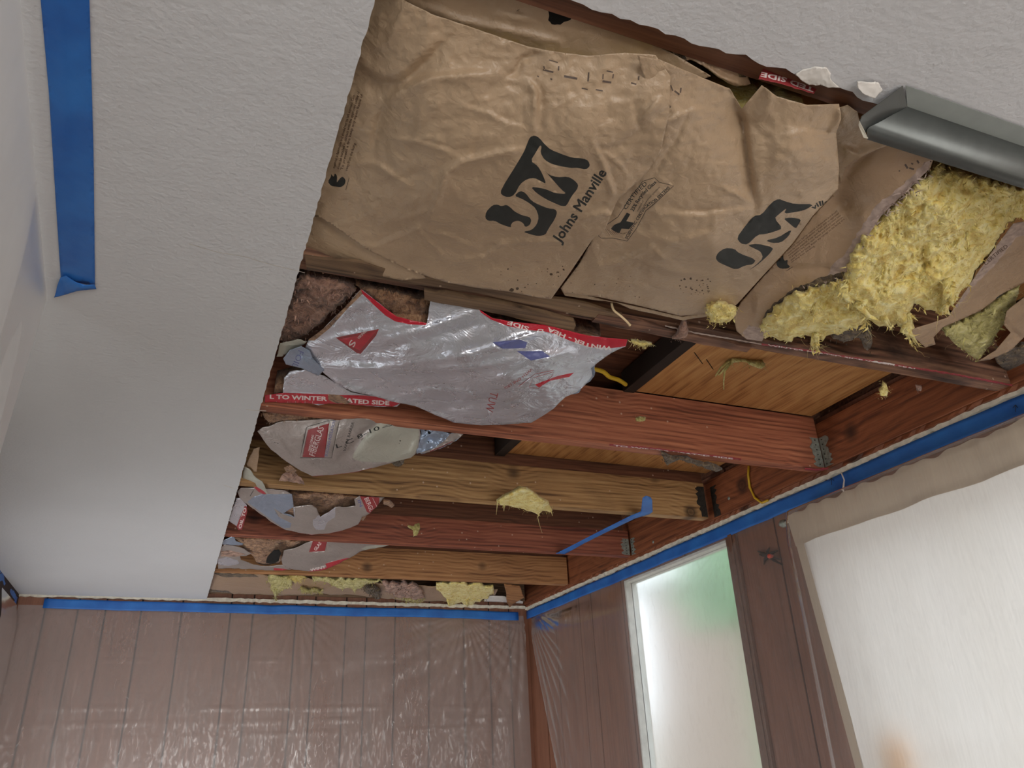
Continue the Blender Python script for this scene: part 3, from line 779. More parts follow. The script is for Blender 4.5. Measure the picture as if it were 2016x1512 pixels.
# ------------------------------------------------------------------ blue tape
def wall_tape(label, p0, p1, nrm, lo0, hi0, lo1, hi1, seed, grp=None, marks=()):
    p0 = np.array(p0, float); p1 = np.array(p1, float); nrm = np.array(nrm, float); n = 90; m = 5; V = []; F = []
    L = np.linalg.norm(p1 - p0)
    for i in range(n + 1):
        t = i / n; p = p0 + (p1 - p0) * t
        for j in range(m + 1):
            s = j / m; lo = lo0 + (lo1 - lo0) * t; hi = hi0 + (hi1 - hi0) * t
            e = (fbm(np.array([t * L * 7.]), np.array([seed + .3]), seed, 3)[0] - .5) * .008
            b = .002 + .004 * fbm(np.array([t * L * 9.]), np.array([s * 2.]), seed + 3, 3)[0]
            q = p + nrm * b; V.append((q[0], q[1], EYEZ + lo + (hi - lo) * s + e))
    for i in range(n):
        for j in range(m): k = i * (m + 1) + j; F.append((k, k + 1, k + m + 2, k + m + 1))
    o = mesh_obj('painters_tape', V, F, M['tape']); sd = o.modifiers.new('thickness', 'SOLIDIFY'); sd.thickness = .0004
    return tag(o, label, 'tape', grp)
wall_tape('long blue tape strip along the top of the back wall', (-.585, YB - .007), (1.775, YB - .007), (0, -1), .690, .733, .680, .726, 1)
wt = wall_tape('long blue tape strip along the top of the window wall', (XR - .012, 4.17), (XR - .012, .9), (-1, 0), .683, .728, .686, .736, 2)
wall_tape('short blue tape strip along the top of the left wall', (XL + .006, YB - .03), (XL + .006, 2.6), (1, 0), .70, .749, .70, .749, 3)
# strip stuck to the ceiling, with its torn end
sc = Surf([(80, -60, .7485), (178, -60, .7485), (186, 560, .7485), (110, 560, .7485)], [([(118, -60), (132, 300), (146, 560)], .0025, 16)], .0006, 30, 4)
ct = thing('painters_tape', 'wide blue tape strip on the ceiling holding the milky plastic', 'tape', zpt(150, 300, .748))
sheet('tape_strip', [(74, -420), (172, -420), (176, 0), (184, 300), (187, 562), (120, 552), (110, 400), (96, 180), (80, 0)], sc, M['tape'], step=9, parent=ct, thick=.0004)
sc2 = Surf([(106, 586, .742), (120, 545, .745), (190, 570, .746), (160, 560, .742)], [([(122, 548), (150, 562), (188, 568)], .004, 6)], .003, 14, 5)
sheet('torn_end', ragged([(106, 586), (119, 546), (130, 543), (150, 556), (170, 561), (186, 560), (190, 569), (160, 572)], .8, 9, 2), sc2, M['tape'], step=4, parent=ct, thick=.0004)

# ------------------------------------------------------------------ plastic sheeting
def film_wall(name, label, mat, U, Z, pos, seed, anchors=(), amp=.006, vert=0.0, edge=None, creases=()):
    nu, nz = U[2], Z[2]; u = np.linspace(U[0], U[1], nu); z = np.linspace(0, 1, nz) ** 1.25; z = Z[0] + (Z[1] - Z[0]) * z
    uu, zz = np.meshgrid(u, z); off = np.zeros(uu.shape)
    for (au, az, k, fr, rng) in anchors:
        du = uu - au; dz = az - zz + .015; ang = np.arctan2(du, dz); d = np.hypot(du, dz)
        off += k * np.abs(np.sin(ang * fr + 2 * fbm(ang * 3, d * 2, seed, 2))) ** 1.3 * np.exp(-(d / rng) ** 1.5) * np.clip(d / .05, 0, 1)
    fade = np.clip((Z[0] - zz) / .08, 0, 1)
    off += amp * (fbm(uu * 5, zz * 2.0, seed, 4, True)) * fade
    off += vert * fbm(uu * 9, zz * .8, seed + 7, 2) * fade
    for (cz, ck, cs) in creases:
        line = cz + cs * (uu - U[0]) + .006 * (fbm(uu * 4, uu * 0, seed + 11, 2) - .5)
        off += ck * .5 * np.exp(-((zz - line) / .004) ** 2) * np.clip((fbm(uu * 5, zz * 0 + cz * 9, seed + 4, 2) - .4) * 5, 0, 1)
    W = pos(uu, zz, off)
    F = [(i * nu + j, i * nu + j + 1, (i + 1) * nu + j + 1, (i + 1) * nu + j) for i in range(nz - 1) for j in range(nu - 1)]
    return tag(mesh_obj(name, W.reshape(-1, 3), F, mat), label, 'plastic sheet')
film_wall('plastic_sheeting', 'clear plastic sheeting hanging over the back wall panelling', M['film_back'], (XL + .015, XR - .03, 330), (EYEZ + .705, .02, 200),
          lambda u, z, o: np.stack([u, YB - .004 - o * np.clip((EYEZ + .69 - z) / .03, 0, 1) - .012 * np.clip((EYEZ + .70 - z) / .2, 0, 1), z], -1), 3,
          anchors=((.55, EYEZ + .69, .004, 15, .22), (1.10, EYEZ + .69, .003, 15, .22), (-.55, EYEZ + .69, .003, 11, .2), (1.45, EYEZ + .69, .006, 18, .4), (1.78, EYEZ + .7, .009, 16, .7)),
          amp=.0025, vert=.006, creases=((EYEZ + .46, .004, 0), (EYEZ + .27, .005, -.02), (EYEZ + .20, .004, -.01), (EYEZ + .13, .004, 0)))
def right_pos(u, z, o):
    y = u + .0 * z; top = EYEZ + .672
    k = np.clip((top - z) / .12, 0, 1); k = k * k * (3 - 2 * k)
    bulge = np.clip((1.98 - y) / .14, 0, 1); bulge = bulge * bulge * (3 - 2 * bulge)
    x = XR - .0085 - (o + k * .018) * np.clip((EYEZ + .678 - z) / .03, 0, 1) - bulge * np.clip((EYEZ + .682 - z) / .035, 0, 1) * .115
    lean = np.clip((y - 3.3) / .85, 0, 1) * (top - z) * .36      # far edge slants away from the corner
    return np.stack([x, y - lean, z], -1)
film_wall('plastic_sheeting', 'clear plastic sheeting hanging over the window wall and curtain', M['film_right'], (4.12, .80, 360), (EYEZ + .70, .02, 190), right_pos, 8,
          anchors=((4.10, EYEZ + .70, .0035, 19, .45), (2.29, EYEZ + .69, .004, 16, .25), (2.115, EYEZ + .575, .005, 13, .25)), amp=.0025, vert=.004,
          creases=((EYEZ + .32, .004, .02), (EYEZ + .20, .004, .0), (EYEZ - .02, .004, .02)))
film_wall('plastic_sheeting', 'clear plastic sheeting hanging over the left wall at far left', M['film_back'], (3.76, YB - .03, 60), (EYEZ + .70, .02, 120),
          lambda u, z, o: np.stack([XL + .014 + o + .012 * np.clip((EYEZ + .69 - z) / .1, 0, 1), u, z], -1), 13, amp=.004, vert=.006)
# milky sheet hanging from the ceiling tape
nu, nz = 150, 90; uu, zz = np.meshgrid(np.linspace(-.5, 1.36, nu), np.linspace(0, 1, nz)); z_ = CZ - .004 - zz * 2.38
x_ = -.262 + .03 * (uu - .9) * -1.0 * .6 - .03 * np.clip(zz * 4, 0, 1) + .02 * (fbm(uu * 5, zz * 1.2, 3, 3) - .5) * np.clip(zz * 8, 0, 1) + .010 * np.sin(uu * 26 + zz * 5) * np.clip(zz * 4, 0, 1)
x_ = -.240 - .067 * (uu - .71) - .02 * np.clip(zz * 4, 0, 1) + .014 * (fbm(uu * 4, zz * 1.2, 3, 2) - .5) * np.clip(zz * 8, 0, 1) + .003 * np.sin(uu * 30 + zz * 5) * np.clip(zz * 4, 0, 1)
F = [(i * nu + j, i * nu + j + 1, (i + 1) * nu + j + 1, (i + 1) * nu + j) for i in range(nz - 1) for j in range(nu - 1)]
tag(mesh_obj('plastic_sheeting', np.stack([x_, uu, z_], -1).reshape(-1, 3), F, M['film_left']), 'milky plastic sheeting hanging from the ceiling tape at far left', 'plastic sheet')

# ------------------------------------------------------------------ curtain
cr = thing('curtain_rod', 'thin white curtain rod above the sheer curtain', 'curtain rod', (1.74, 1.2, EYEZ + .625))
MB().tube([(1.74, 1.90, EYEZ + .625), (1.74, .35, EYEZ + .621)], .0045, 12).build('rod_bar', M['rod'], cr, True)
MB().tube([(1.74, 1.90, EYEZ + .625), (1.74, 1.912, EYEZ + .625), (1.74, 1.925, EYEZ + .625)], [.011, .013, .006], 12).build('finial', M['zinc'], cr, True)
MB().tube([(1.74, 1.885, EYEZ + .625), (1.80, 1.885, EYEZ + .632), (1.834, 1.885, EYEZ + .632)], .004, 8).build('bracket', M['rod'], cr, True)
cu = thing('curtain', 'sheer white curtain with cream gathered heading over the big window', 'curtain', (1.74, 1.2, EYEZ + .62))
def curtain_mesh(name, z0, z1, nz, mat, dx=0, ruffle=0, y0=.35, ragtop=0):
    nu = 260; V = []; F = []
    for i in range(nz + 1):
        s = i / nz; z = z0 + (z1 - z0) * s
        for j in range(nu + 1):
            t = j / nu; ytop = 1.872 - .092 * max(0, .615 - z) ; y = y0 + (ytop - y0) * t
            g = math.sin(y * 62 + 3 * math.sin(y * 11)) * .5 + math.sin(y * 131) * .25
            dep = np.clip((.66 - z) / .12, 0, 1)
            soft = math.sin(y * 17 + 1.2 * math.sin(y * 5)) * .006 * dep + math.sin(y * 31 + z * 1.5) * .004 * dep
            x = 1.74 + dx + g * .005 * (1 - .75 * dep) + soft
            zz = z + (math.sin(y * 90) * .003 + math.sin(y * 37) * .003) * (1 if i == 0 and ragtop else 0)
            V.append((x, y, EYEZ + zz))
    for i in range(nz):
        for j in range(nu): k = i * (nu + 1) + j; F.append((k, k + 1, k + nu + 2, k + nu + 1))
    return mesh_obj(name, V, F, mat, cu)
curtain_mesh('curtain_panel', .55, -.85, 40, M['curtain'])
curtain_mesh('curtain_heading', .640, .540, 8, M['curtain_head'], -.014, 1, ragtop=1)
# hem along the free edge
V = []; F = []
for i in range(41):
    z = .56 - 1.41 * i / 40; yt = 1.872 - .092 * max(0, .615 - z); g = math.sin(yt * 17 + 1.2 * math.sin(yt * 5)) * .006
    V += [(1.735 + g, yt - .03, EYEZ + z), (1.733 + g, yt + .001, EYEZ + z)]
for i in range(40): F.append((2 * i, 2 * i + 1, 2 * i + 3, 2 * i + 2))
mesh_obj('side_hem', V, F, M['curtain_head'], cu)
tag(MB().box((1.772, 1.615, EYEZ - .14), (1.774, 1.705, EYEZ + .0)).build('yellow_card', fabric('translucent_yellow_card', (255, 214, 110), .75)), 'yellow card behind the sheer curtain at the lower right', 'card')

# ------------------------------------------------------------------ insulation
def Z(ox, oy, k): return lambda pts: [(ox + x * k, oy + y * k) for x, y in pts]
zA = Z(930, 250, .20833); zB = Z(1400, 300, .30556); z3 = Z(480, 480, .37698); z4 = Z(1200, 500, .40476); z7 = Z(400, 750, .24802); z2 = Z(380, 930, .35714)
z1 = Z(600, 0, .34722); zR = Z(1250, 0, .38036); z6 = Z(1150, 640, .14881)
def at(s, pts, off=0): return [s(np.array([p[0]]), np.array([p[1]]), off)[0] for p in pts]

# ---- large tan batt with the big print
sA = Surf([(738, -60, .80), (738, 0, .79), (700, 170, .785), (650, 330, .785), (625, 430, .782), (600, 480, .775), (800, 20, .765), (910, 60, .757), (1040, 100, .75), (1160, 115, .742), (1290, 110, .742),
           (850, 200, .725), (1000, 330, .700), (850, 380, .715), (1150, 260, .695), (1250, 300, .700), (1085, 590, .737), (1000, 560, .735), (900, 545, .742), (800, 532, .752), (1130, 540, .728), (1200, 450, .702), (1100, 420, .700), (1290, 200, .708)],
          folds=[(z1([(320, 400), (430, 480), (560, 470), (680, 360), (800, 230)]), -.016, 26),
                 (z1([(480, 560), (560, 500), (720, 440), (1100, 410)]), .014, 16),
                 (z1([(690, 1300), (740, 1150), (800, 980), (880, 920), (1080, 870), (1220, 845)]), .010, 10),
                 (z1([(1150, 430), (1200, 400), (1230, 330), (1330, 300)]), -.010, 10),
                 (z1([(1270, 460), (1310, 520), (1300, 760)]), .010, 9), (z1([(1330, 480), (1350, 560), (1345, 760)]), -.005, 12),
                 (z1([(480, 780), (620, 800), (800, 850), (900, 910)]), .005, 8), (z1([(620, 790), (700, 775), (780, 800)]), .004, 6),
                 (z1([(380, 870), (410, 700), (450, 600)]), -.009, 16), (z1([(250, 930), (400, 920), (500, 990), (600, 1050)]), .006, 8),
                 (z1([(380, 1060), (560, 1010), (700, 960)]), -.004, 12), (z1([(500, 1260), (640, 1210), (720, 1180)]), .005, 7),
                 (z1([(230, 1380), (400, 1400), (640, 1290), (820, 1500)]), .005, 7), (z1([(650, 1290), (800, 1330), (1000, 1420)]), .005, 7),
                 (z1([(870, 1480), (1030, 1450), (1120, 1380), (1150, 1390)]), .006, 7), (z1([(1120, 1380), (1190, 1310)]), -.004, 8),
                 (z1([(1640, 810), (1700, 940), (1750, 1100), (1720, 1160)]), .009, 7), (z1([(1600, 1090), (1750, 1050)]), .004, 5),
                 (z1([(1560, 1240), (1700, 1200), (1760, 1230)]), .008, 7), (z1([(1640, 870), (1780, 830), (1900, 740), (1860, 560)]), -.006, 12),
                 (z1([(1890, 700), (1960, 620), (2010, 560)]), .009, 9), (z1([(1380, 590), (1430, 600), (1480, 570)]), .004, 5),
                 (z1([(880, 600), (1040, 640), (1150, 700), (1240, 720)]), .005, 8), (z1([(1050, 1370), (1400, 1365), (1530, 1340)]), .004, 6),
                 (z1([(1620, 880), (1700, 860), (1800, 940), (1830, 1000)]), .005, 5), (z1([(700, 1120), (600, 1150), (500, 1250)]), .003, 8),
                 (z1([(150, 1290), (300, 1240), (420, 1160)]), .004, 10)],
          crumple=.0038, scale=58, seed=3, fine=.42)
olA = [(745, -30), (800, 3), (850, 28), (910, 48), (1040, 92), (1100, 103), (1160, 110), (1230, 104), (1290, 108), (1320, 150), (1318, 220), (1300, 300), (1270, 345), (1215, 395), (1190, 455), (1166, 472), (1120, 540), (1085, 589), (1060, 586), (1000, 574), (935, 566), (880, 556), (830, 541), (800, 530),
       (720, 490), (650, 440), (617, 422), (640, 330), (690, 150), (720, 20)]
batt = thing('insulation_batt', 'tan paper faced insulation with large black print, left of the second logo', 'insulation batt', at(sA, [(950, 330)])[0])
JM1 = [smooth_loop(zA(l)) for l in (
    [(590, 78), (545, 95), (520, 150), (490, 230), (420, 350), (270, 590), (270, 640), (340, 668), (400, 640), (450, 540), (520, 490), (590, 483), (640, 508), (700, 540), (660, 440), (620, 370), (550, 320), (600, 240), (640, 172), (655, 185), (642, 240), (680, 310), (760, 355), (920, 388), (1000, 385), (1070, 405), (1112, 370), (1098, 320), (1050, 297), (940, 290), (860, 262), (740, 215), (680, 160), (635, 105)],
    [(675, 403), (720, 450), (800, 475), (900, 468), (960, 500), (1002, 545), (990, 590), (940, 650), (890, 745), (850, 750), (780, 722), (690, 680), (600, 620), (553, 566), (640, 575), (700, 590), (780, 625), (892, 634), (840, 590), (760, 500)],
    [(395, 650), (450, 603), (500, 620), (560, 700), (640, 740), (720, 770), (780, 775), (802, 805), (780, 870), (720, 960), (690, 1020), (620, 1032), (540, 1012), (478, 990), (560, 975), (610, 920), (628, 850), (600, 770), (540, 720), (470, 680)],
    [(120, 860), (130, 800), (190, 738), (240, 733), (275, 750), (320, 733), (360, 760), (400, 800), (470, 835), (540, 850), (558, 880), (545, 925), (500, 948), (478, 905), (430, 883), (380, 900), (362, 930), (368, 952), (270, 920), (210, 885), (150, 888)])]
def dd(f, rows): return [stroke([f([a])[0], f([b])[0]], w) for a, b, w in rows]
stamp1 = dd(z1, [((1350, 395), (1410, 410), 3.5), ((1355, 375), (1360, 395), 2.5), ((1385, 340), (1435, 355), 2), ((1440, 375), (1438, 400), 3), ((1470, 432), (1545, 446), 4.5), ((1318, 430), (1328, 436), 2.5), ((1393, 445), (1402, 452), 3),
               ((1610, 410), (1606, 462), 3), ((1570, 500), (1604, 508), 2.5), ((1650, 508), (1690, 516), 2.5), ((1688, 460), (1738, 468), 4), ((1692, 420), (1690, 450), 2.5), ((1712, 402), (1748, 410), 2.5), ((1750, 420), (1746, 445), 2.5), ((1850, 470), (1880, 478), 3), ((1895, 430), (1893, 455), 2.5)])
lineA = []
fire = ["This facing material is flammable", "must not be left exposed. Keep open flame and other", "To prevent a fire keep any other heat sources of", "away from the facing."]
bl = [([(170, 955), (225, 750), (285, 540)], 5.0), ([(195, 960), (250, 740), (312, 520)], 5.0), ([(215, 965), (270, 740), (330, 535)], 5.0), ([(240, 970), (290, 810)], 5.0)]
tA = []
for (p, h), tx in zip(bl, ["material is flammable and should not be left exposed. Care", "must be installed in contact with the approved ceiling of", "To prevent a fire keep any open flame of", "away from the facing."]):
    tA += text_ink(tx, z1(p), h, bold=.02)
flame = smooth_loop(z1([(150, 1055), (130, 1030), (150, 1000), (148, 985), (165, 1005), (170, 980), (185, 1000), (180, 1040), (200, 1010), (215, 1000), (232, 1020), (228, 1045), (205, 1062), (175, 1058)]))
spots = []
rs = random.Random(12)
def blob(cx, cy, r, n=7): return [(cx + r * rs.uniform(.5, 1.2) * math.cos(6.283 * k / n), cy + r * rs.uniform(.4, 1) * math.sin(6.283 * k / n)) for k in range(n)]
for k in range(22): spots.append(blob(rs.uniform(985, 1135), rs.uniform(520, 578), rs.uniform(.7, 2.2)))
for cx, cy, r in ((1008, 571, 6), (1018, 568, 4), (1085, 540, 3.5), (1098, 536, 3), (1000, 530, 2.5), (1110, 531, 2.5)): spots.append(blob(cx, cy, r))
spots = [s for s in spots]
inkA = [(3, stamp1), (2, tA), (1, [flame]), (4, spots), (1, JM1), (1, [stroke(z1([(232, 1078), (252, 1008)]), 1.0)]),
        (1, text_ink('Johns Manville', zA([(826, 1106), (1000, 850), (1272, 432)]), 20, bold=.025))]
kA = sheet('kraft_facing', olA, sA, [M['kraft'], M['ink'], M['text_ink'], M['faint_ink'], M['mold']], inkA, 5, batt)
batting('glass_wool_core', [(760, 30), (900, 70), (1150, 130), (1290, 130), (1280, 300), (1190, 430), (1120, 500), (1000, 520), (820, 500), (680, 430), (680, 250), (720, 60)], sA, M['yellow'], .10, batt, ymax=1.10)

# ---- folded tan paper behind it, along the front joist
sT = Surf([(740, -60, .79), (1085, -20, .785), (1300, 90, .775), (1160, 115, .765), (910, 60, .78), (1340, 130, .76), (700, 0, .80)], [(z1([(700, 40), (900, 120), (1200, 180), (1450, 240)]), .008, 16), (z1([(1100, 80), (1300, 110)]), .006, 14)], .003, 60, 9)
bt = thing('insulation_batt', 'strip of tan paper along the front cut edge with a torn hole painted black', 'insulation batt', at(sT, [(1000, 40)])[0])
tear = ragged(z1([(1380, 60), (1425, 70), (1520, 95), (1505, 115), (1470, 125), (1450, 140), (1400, 138), (1380, 115), (1385, 90)]), .8, 5, 3)  # no real opening: shade inside the torn hole is painted black
sheet('kraft_facing', [(742, -40), (1000, -40), (1095, 2), (1175, 40), (1260, 75), (1330, 108), (1400, 150), (1340, 170), (1280, 150), (1160, 130), (1040, 115), (900, 70), (760, 20)], sT, [M['kraft'], M['black']], [(1, [tear])], 6, bt)
batting('glass_wool_core', [(760, -20), (1000, -20), (1200, 70), (1300, 120), (1160, 110), (900, 60)], sT, M['yellow'], .06, bt)
fluff('exposed_wool', z1([(1150, 5), (1230, 0), (1370, 30), (1380, 55), (1290, 45), (1200, 25)]), Surf([(1000, 0, .79), (1080, 20, .78), (1060, 0, .785)], (), .001, 30, 2), M['dark_wool'], bt, .008, 20, 3, 5, 2, 80, .006, 10, .01)

# ---- lower left tan flap resting on the joist
sL = Surf([(600, 520, .782), (610, 430, .79), (720, 480, .765), (830, 545, .752), (700, 520, .765)], [(z1([(60, 1240), (200, 1330), (380, 1440)]), -.006, 10)], .003, 50, 12)
bl_ = thing('insulation_batt', 'pale tan paper flap at the left cut edge above the nearest joist', 'insulation batt', at(sL, [(690, 490)])[0])
sheet('kraft_facing', [(590, 425), (640, 425), (735, 480), (830, 535), (838, 548), (790, 552), (700, 533), (640, 515), (598, 510)], sL, M['kraft'], [], 5, bl_)
batting('glass_wool_core', [(600, 440), (650, 440), (780, 525), (700, 515), (605, 500)], sL, M['yellow'], .05, bl_, inset=6, ymax=1.11)

# ---- second tan batt, right
sB = Surf([(1100, 570, .745), (1180, 500, .725), (1250, 440, .71), (1320, 350, .705), (1330, 220, .715), (1340, 140, .735), (1400, 170, .74), (1450, 200, .735), (1463, 240, .745), (1490, 400, .705), (1530, 190, .735), (1640, 255, .73), (1650, 370, .728), (1600, 430, .712), (1560, 300, .70),
           (1440, 590, .738), (1350, 618, .742), (1250, 600, .742), (1300, 500, .700), (1400, 480, .690), (1400, 330, .702), (1500, 540, .728)],
          folds=[(zR([(500, 480), (555, 620), (580, 800), (600, 960), (625, 1050)]), -.022, 15), (zR([(560, 600), (640, 500), (690, 430)]), -.010, 12), (zR([(270, 580), (230, 700), (150, 830), (90, 920)]), -.006, 8),
                 (zR([(60, 650), (170, 620), (320, 560)]), .009, 8), (zR([(120, 1080), (350, 1090), (560, 1060)]), -.005, 8), (zR([(120, 1110), (360, 1110), (600, 1080)]), .005, 8),
                 (zR([(440, 960), (520, 1000), (600, 1040)]), .008, 7), (zR([(0, 1200), (200, 1250), (390, 1200), (420, 1120)]), .005, 10), (zR([(0, 1330), (200, 1400), (360, 1420)]), .007, 10),
                 (zR([(830, 650), (1000, 680), (1050, 690)]), -.004, 4), (zR([(1010, 680), (1055, 620), (1070, 560)]), .012, 8), (zR([(710, 430), (700, 560), (650, 640)]), .004, 10),
                 (zA([(1100, 1330), (1300, 1290), (1500, 1230), (1680, 1130)]), .007, 8), (zA([(1720, 1150), (1850, 1280), (1980, 1340)]), .005, 8), (zA([(1640, 800), (1800, 780), (2000, 790)]), .005, 9)],
          crumple=.0045, scale=60, seed=21, fine=.42)
olB = [(1255, 110), (1300, 118), (1340, 135), (1400, 160), (1437, 175), (1460, 215), (1500, 168), (1530, 190), (1590, 207), (1652, 205), (1656, 235), (1646, 262), (1652, 330), (1650, 372), (1632, 392), (1600, 425), (1560, 480), (1500, 545), (1450, 600), (1400, 617), (1340, 622), (1250, 600), (1180, 585), (1112, 577), (1104, 568), (1140, 520), (1170, 465), (1190, 400), (1260, 320), (1290, 220)]
JM2 = [smooth_loop(zB(l)) for l in (
    [(165, 550), (215, 480), (275, 408), (325, 403), (390, 322), (435, 298), (475, 315), (540, 333), (665, 333), (610, 370), (545, 385), (468, 395), (490, 356), (435, 400), (408, 425), (462, 490), (410, 510), (350, 527), (300, 530), (235, 595), (190, 588)],
    [(465, 425), (520, 420), (582, 430), (560, 470), (545, 492), (500, 455)], [(350, 567), (430, 550), (522, 493), (500, 540), (450, 582), (390, 584)],
    [(233, 597), (300, 588), (405, 613), (380, 650), (350, 680), (290, 732), (238, 762), (290, 725), (335, 680), (320, 640), (280, 620)],
    [(28, 680), (45, 645), (90, 616), (150, 620), (180, 650), (290, 690), (270, 722), (220, 728), (160, 757), (100, 732), (45, 707)])]
cert = [smooth_loop(zA([(1308, 962), (1340, 925), (1400, 900), (1460, 808), (1492, 825), (1455, 890), (1527, 905), (1480, 967), (1410, 960), (1390, 1003), (1340, 985)]), 0)]
cert_l = [stroke(zA([(1170, 1008), (1215, 1050), (1330, 1050), (1462, 1078), (1550, 960), (1640, 790), (1760, 690), (1902, 556), (1765, 522), (1720, 480), (1610, 513), (1480, 690), (1375, 850), (1260, 930), (1170, 1008)]), 1.1)]
hatch = [stroke(zA([(1255 + 18 * k, 960 + 6 * k), (1300 + 18 * k, 1025 - 3 * k)]), .6) for k in range(10)]
tB = text_ink('SCIENTIFIC CERTIFICATION SYSTEMS', zA([(1462, 1062), (1580, 860), (1640, 765), (1740, 700), (1868, 578)]), 5.5, bold=.03) + \
     text_ink('25% Recycled Glass', zA([(1520, 800), (1610, 650), (1740, 528)]), 7, bold=.03) + text_ink('CERTIFIED', zA([(1455, 785), (1540, 650), (1655, 540)]), 8, bold=.01) + \
     text_ink('minimum of', zA([(1565, 800), (1620, 700)]), 3.5) + text_ink('post consumer content', zA([(1590, 810), (1660, 690), (1775, 570)]), 3.5)
spB = []
for k in range(36): spB.append(blob(1366 + rs.uniform(-34, 34), 562 + rs.uniform(-16, 18), rs.uniform(.9, 3)))
for k in range(12): spB.append(blob(rs.uniform(1120, 1260), rs.uniform(540, 590), rs.uniform(.6, 1.6)))
stampB = dd(zR, [((150, 545), (185, 555), 3), ((205, 470), (230, 490), 3.5), ((238, 455), (236, 480), 3), ((185, 440), (196, 470), 2.5), ((5, 430), (36, 440), 3), ((30, 400), (28, 420), 3)])
bB = thing('insulation_batt', 'tan paper faced insulation with partly hidden logo, left of the torn yellow wool', 'insulation batt', at(sB, [(1400, 400)])[0])
sheet('kraft_facing', olB, sB, [M['kraft'], M['ink'], M['text_ink'], M['faint_ink'], M['mold']],
      [(3, stampB), (4, spB), (2, hatch), (1, tB), (1, cert_l), (1, cert), (1, JM2), (1, text_ink('ville', zB([(655, 372), (700, 345), (765, 330)]), 9, bold=.03)), (1, [blob(1331 - 76 + 0, 289, 2)])], 5, bB)
# loose folded lip under its lower edge
sBl = Surf([(1105, 578, .752), (1200, 592, .748), (1300, 612, .748), (1440, 600, .752)], (), .002, 30, 6)
sheet('folded_lip', ragged([(1104, 568), (1180, 588), (1250, 603), (1345, 624), (1440, 606), (1420, 618), (1345, 631), (1240, 608), (1215, 596), (1130, 585), (1112, 582)], .6, 12, 4), sBl, M['kraft'], [], 4, bB)
batting('glass_wool_core', [(1300, 150), (1430, 200), (1600, 230), (1630, 370), (1480, 530), (1400, 590), (1260, 580), (1160, 540), (1270, 340)], sB, M['yellow'], .11, bB, ymax=1.10)

# ---- third tan batt: torn paper and spilling yellow wool
sC = Surf([(1655, 330, .765), (1720, 285, .75), (1760, 290, .745), (1830, 312, .738), (1780, 370, .725), (1700, 430, .722), (1660, 520, .715), (1600, 550, .718), (1550, 590, .722), (1450, 640, .742), (1490, 668, .738), (1460, 600, .748), (1540, 500, .742), (1620, 420, .755), (1660, 400, .765)],
          folds=[(zR([(1060, 960), (1130, 850), (1240, 770), (1340, 740)]), -.016, 20), (zB([(270, 860), (480, 740), (700, 740), (880, 770)]), -.008, 12), (zB([(290, 1080), (300, 950), (420, 860)]), .010, 14), (zB([(560, 640), (700, 520), (860, 380)]), .004, 20)],
          crumple=.0022, scale=50, seed=33)
olC = [(1640, 250), (1700, 262), (1760, 290), (1838, 312), (1832, 330), (1800, 362), (1768, 392), (1735, 425), (1705, 470), (1678, 505), (1672, 545), (1600, 566), (1556, 590), (1528, 618), (1510, 655), (1500, 672), (1470, 668), (1450, 652), (1444, 625), (1458, 596), (1500, 548), (1560, 482), (1600, 427), (1640, 385)]
lines5 = [([(490, 640), (640, 520), (815, 380)], "This kraft vapor barrier material is flammable and should"), ([(495, 655), (650, 530), (825, 395)], "must be installed in substantial contact with an approved"), ([(500, 670), (660, 545), (838, 408)], "construction material. Keep open flame and any other heat"), ([(505, 685), (670, 560), (850, 420)], "to prevent a fire, keep open flames and other heat sources"),
          ([(515, 700), (680, 575), (862, 432)], "away from the facing. Repair any damage to the facing of it"), ([(520, 712), (670, 605)], "not away from the facing.")]
tC = []
for p, tx in lines5: tC += text_ink(tx, zB(p), 3.6, bold=.012)
flC = smooth_loop(zB([(425, 735), (418, 700), (430, 640), (445, 690), (460, 650), (470, 700), (495, 690), (490, 720), (510, 735), (495, 748), (450, 750)]))
paleC = ragged([(1838, 312), (1826, 338), (1796, 368), (1765, 396), (1733, 430), (1704, 474), (1682, 505), (1672, 548), (1650, 556), (1628, 548), (1640, 520), (1664, 500), (1700, 440), (1732, 398), (1780, 362), (1818, 322)], 2.2, 7, 5)
ragC = ragged([(1672, 545), (1600, 566), (1556, 590), (1528, 618), (1512, 640), (1500, 628), (1520, 600), (1560, 570), (1610, 548), (1660, 535)], 2, 6, 8)
ragD = ragged([(1500, 672), (1470, 668), (1462, 655), (1475, 640), (1490, 645), (1505, 650)], 1.5, 5, 8)
bC = thing('insulation_batt', 'torn tan paper batt spilling bright yellow glass wool', 'insulation batt', at(sC, [(1660, 450)])[0])
sheet('kraft_facing', olC, sC, [M['kraft2'], M['ink'], M['text_ink'], M['pale_tear'], M['dark_wool'], M['faint_ink']], [(3, [paleC]), (4, [ragC]), (3, [ragD]), (2, tC), (1, [flC]), (1, [stroke(zB([(485, 765), (525, 738)]), .8)]),
      (5, dd(zR, [((1365, 885), (1373, 884), 2.5), ((1398, 850), (1412, 872), 4), ((1420, 870), (1445, 876), 3.5), ((1430, 845), (1440, 850), 3), ((1460, 830), (1470, 845), 3.5)]))], 5, bC)
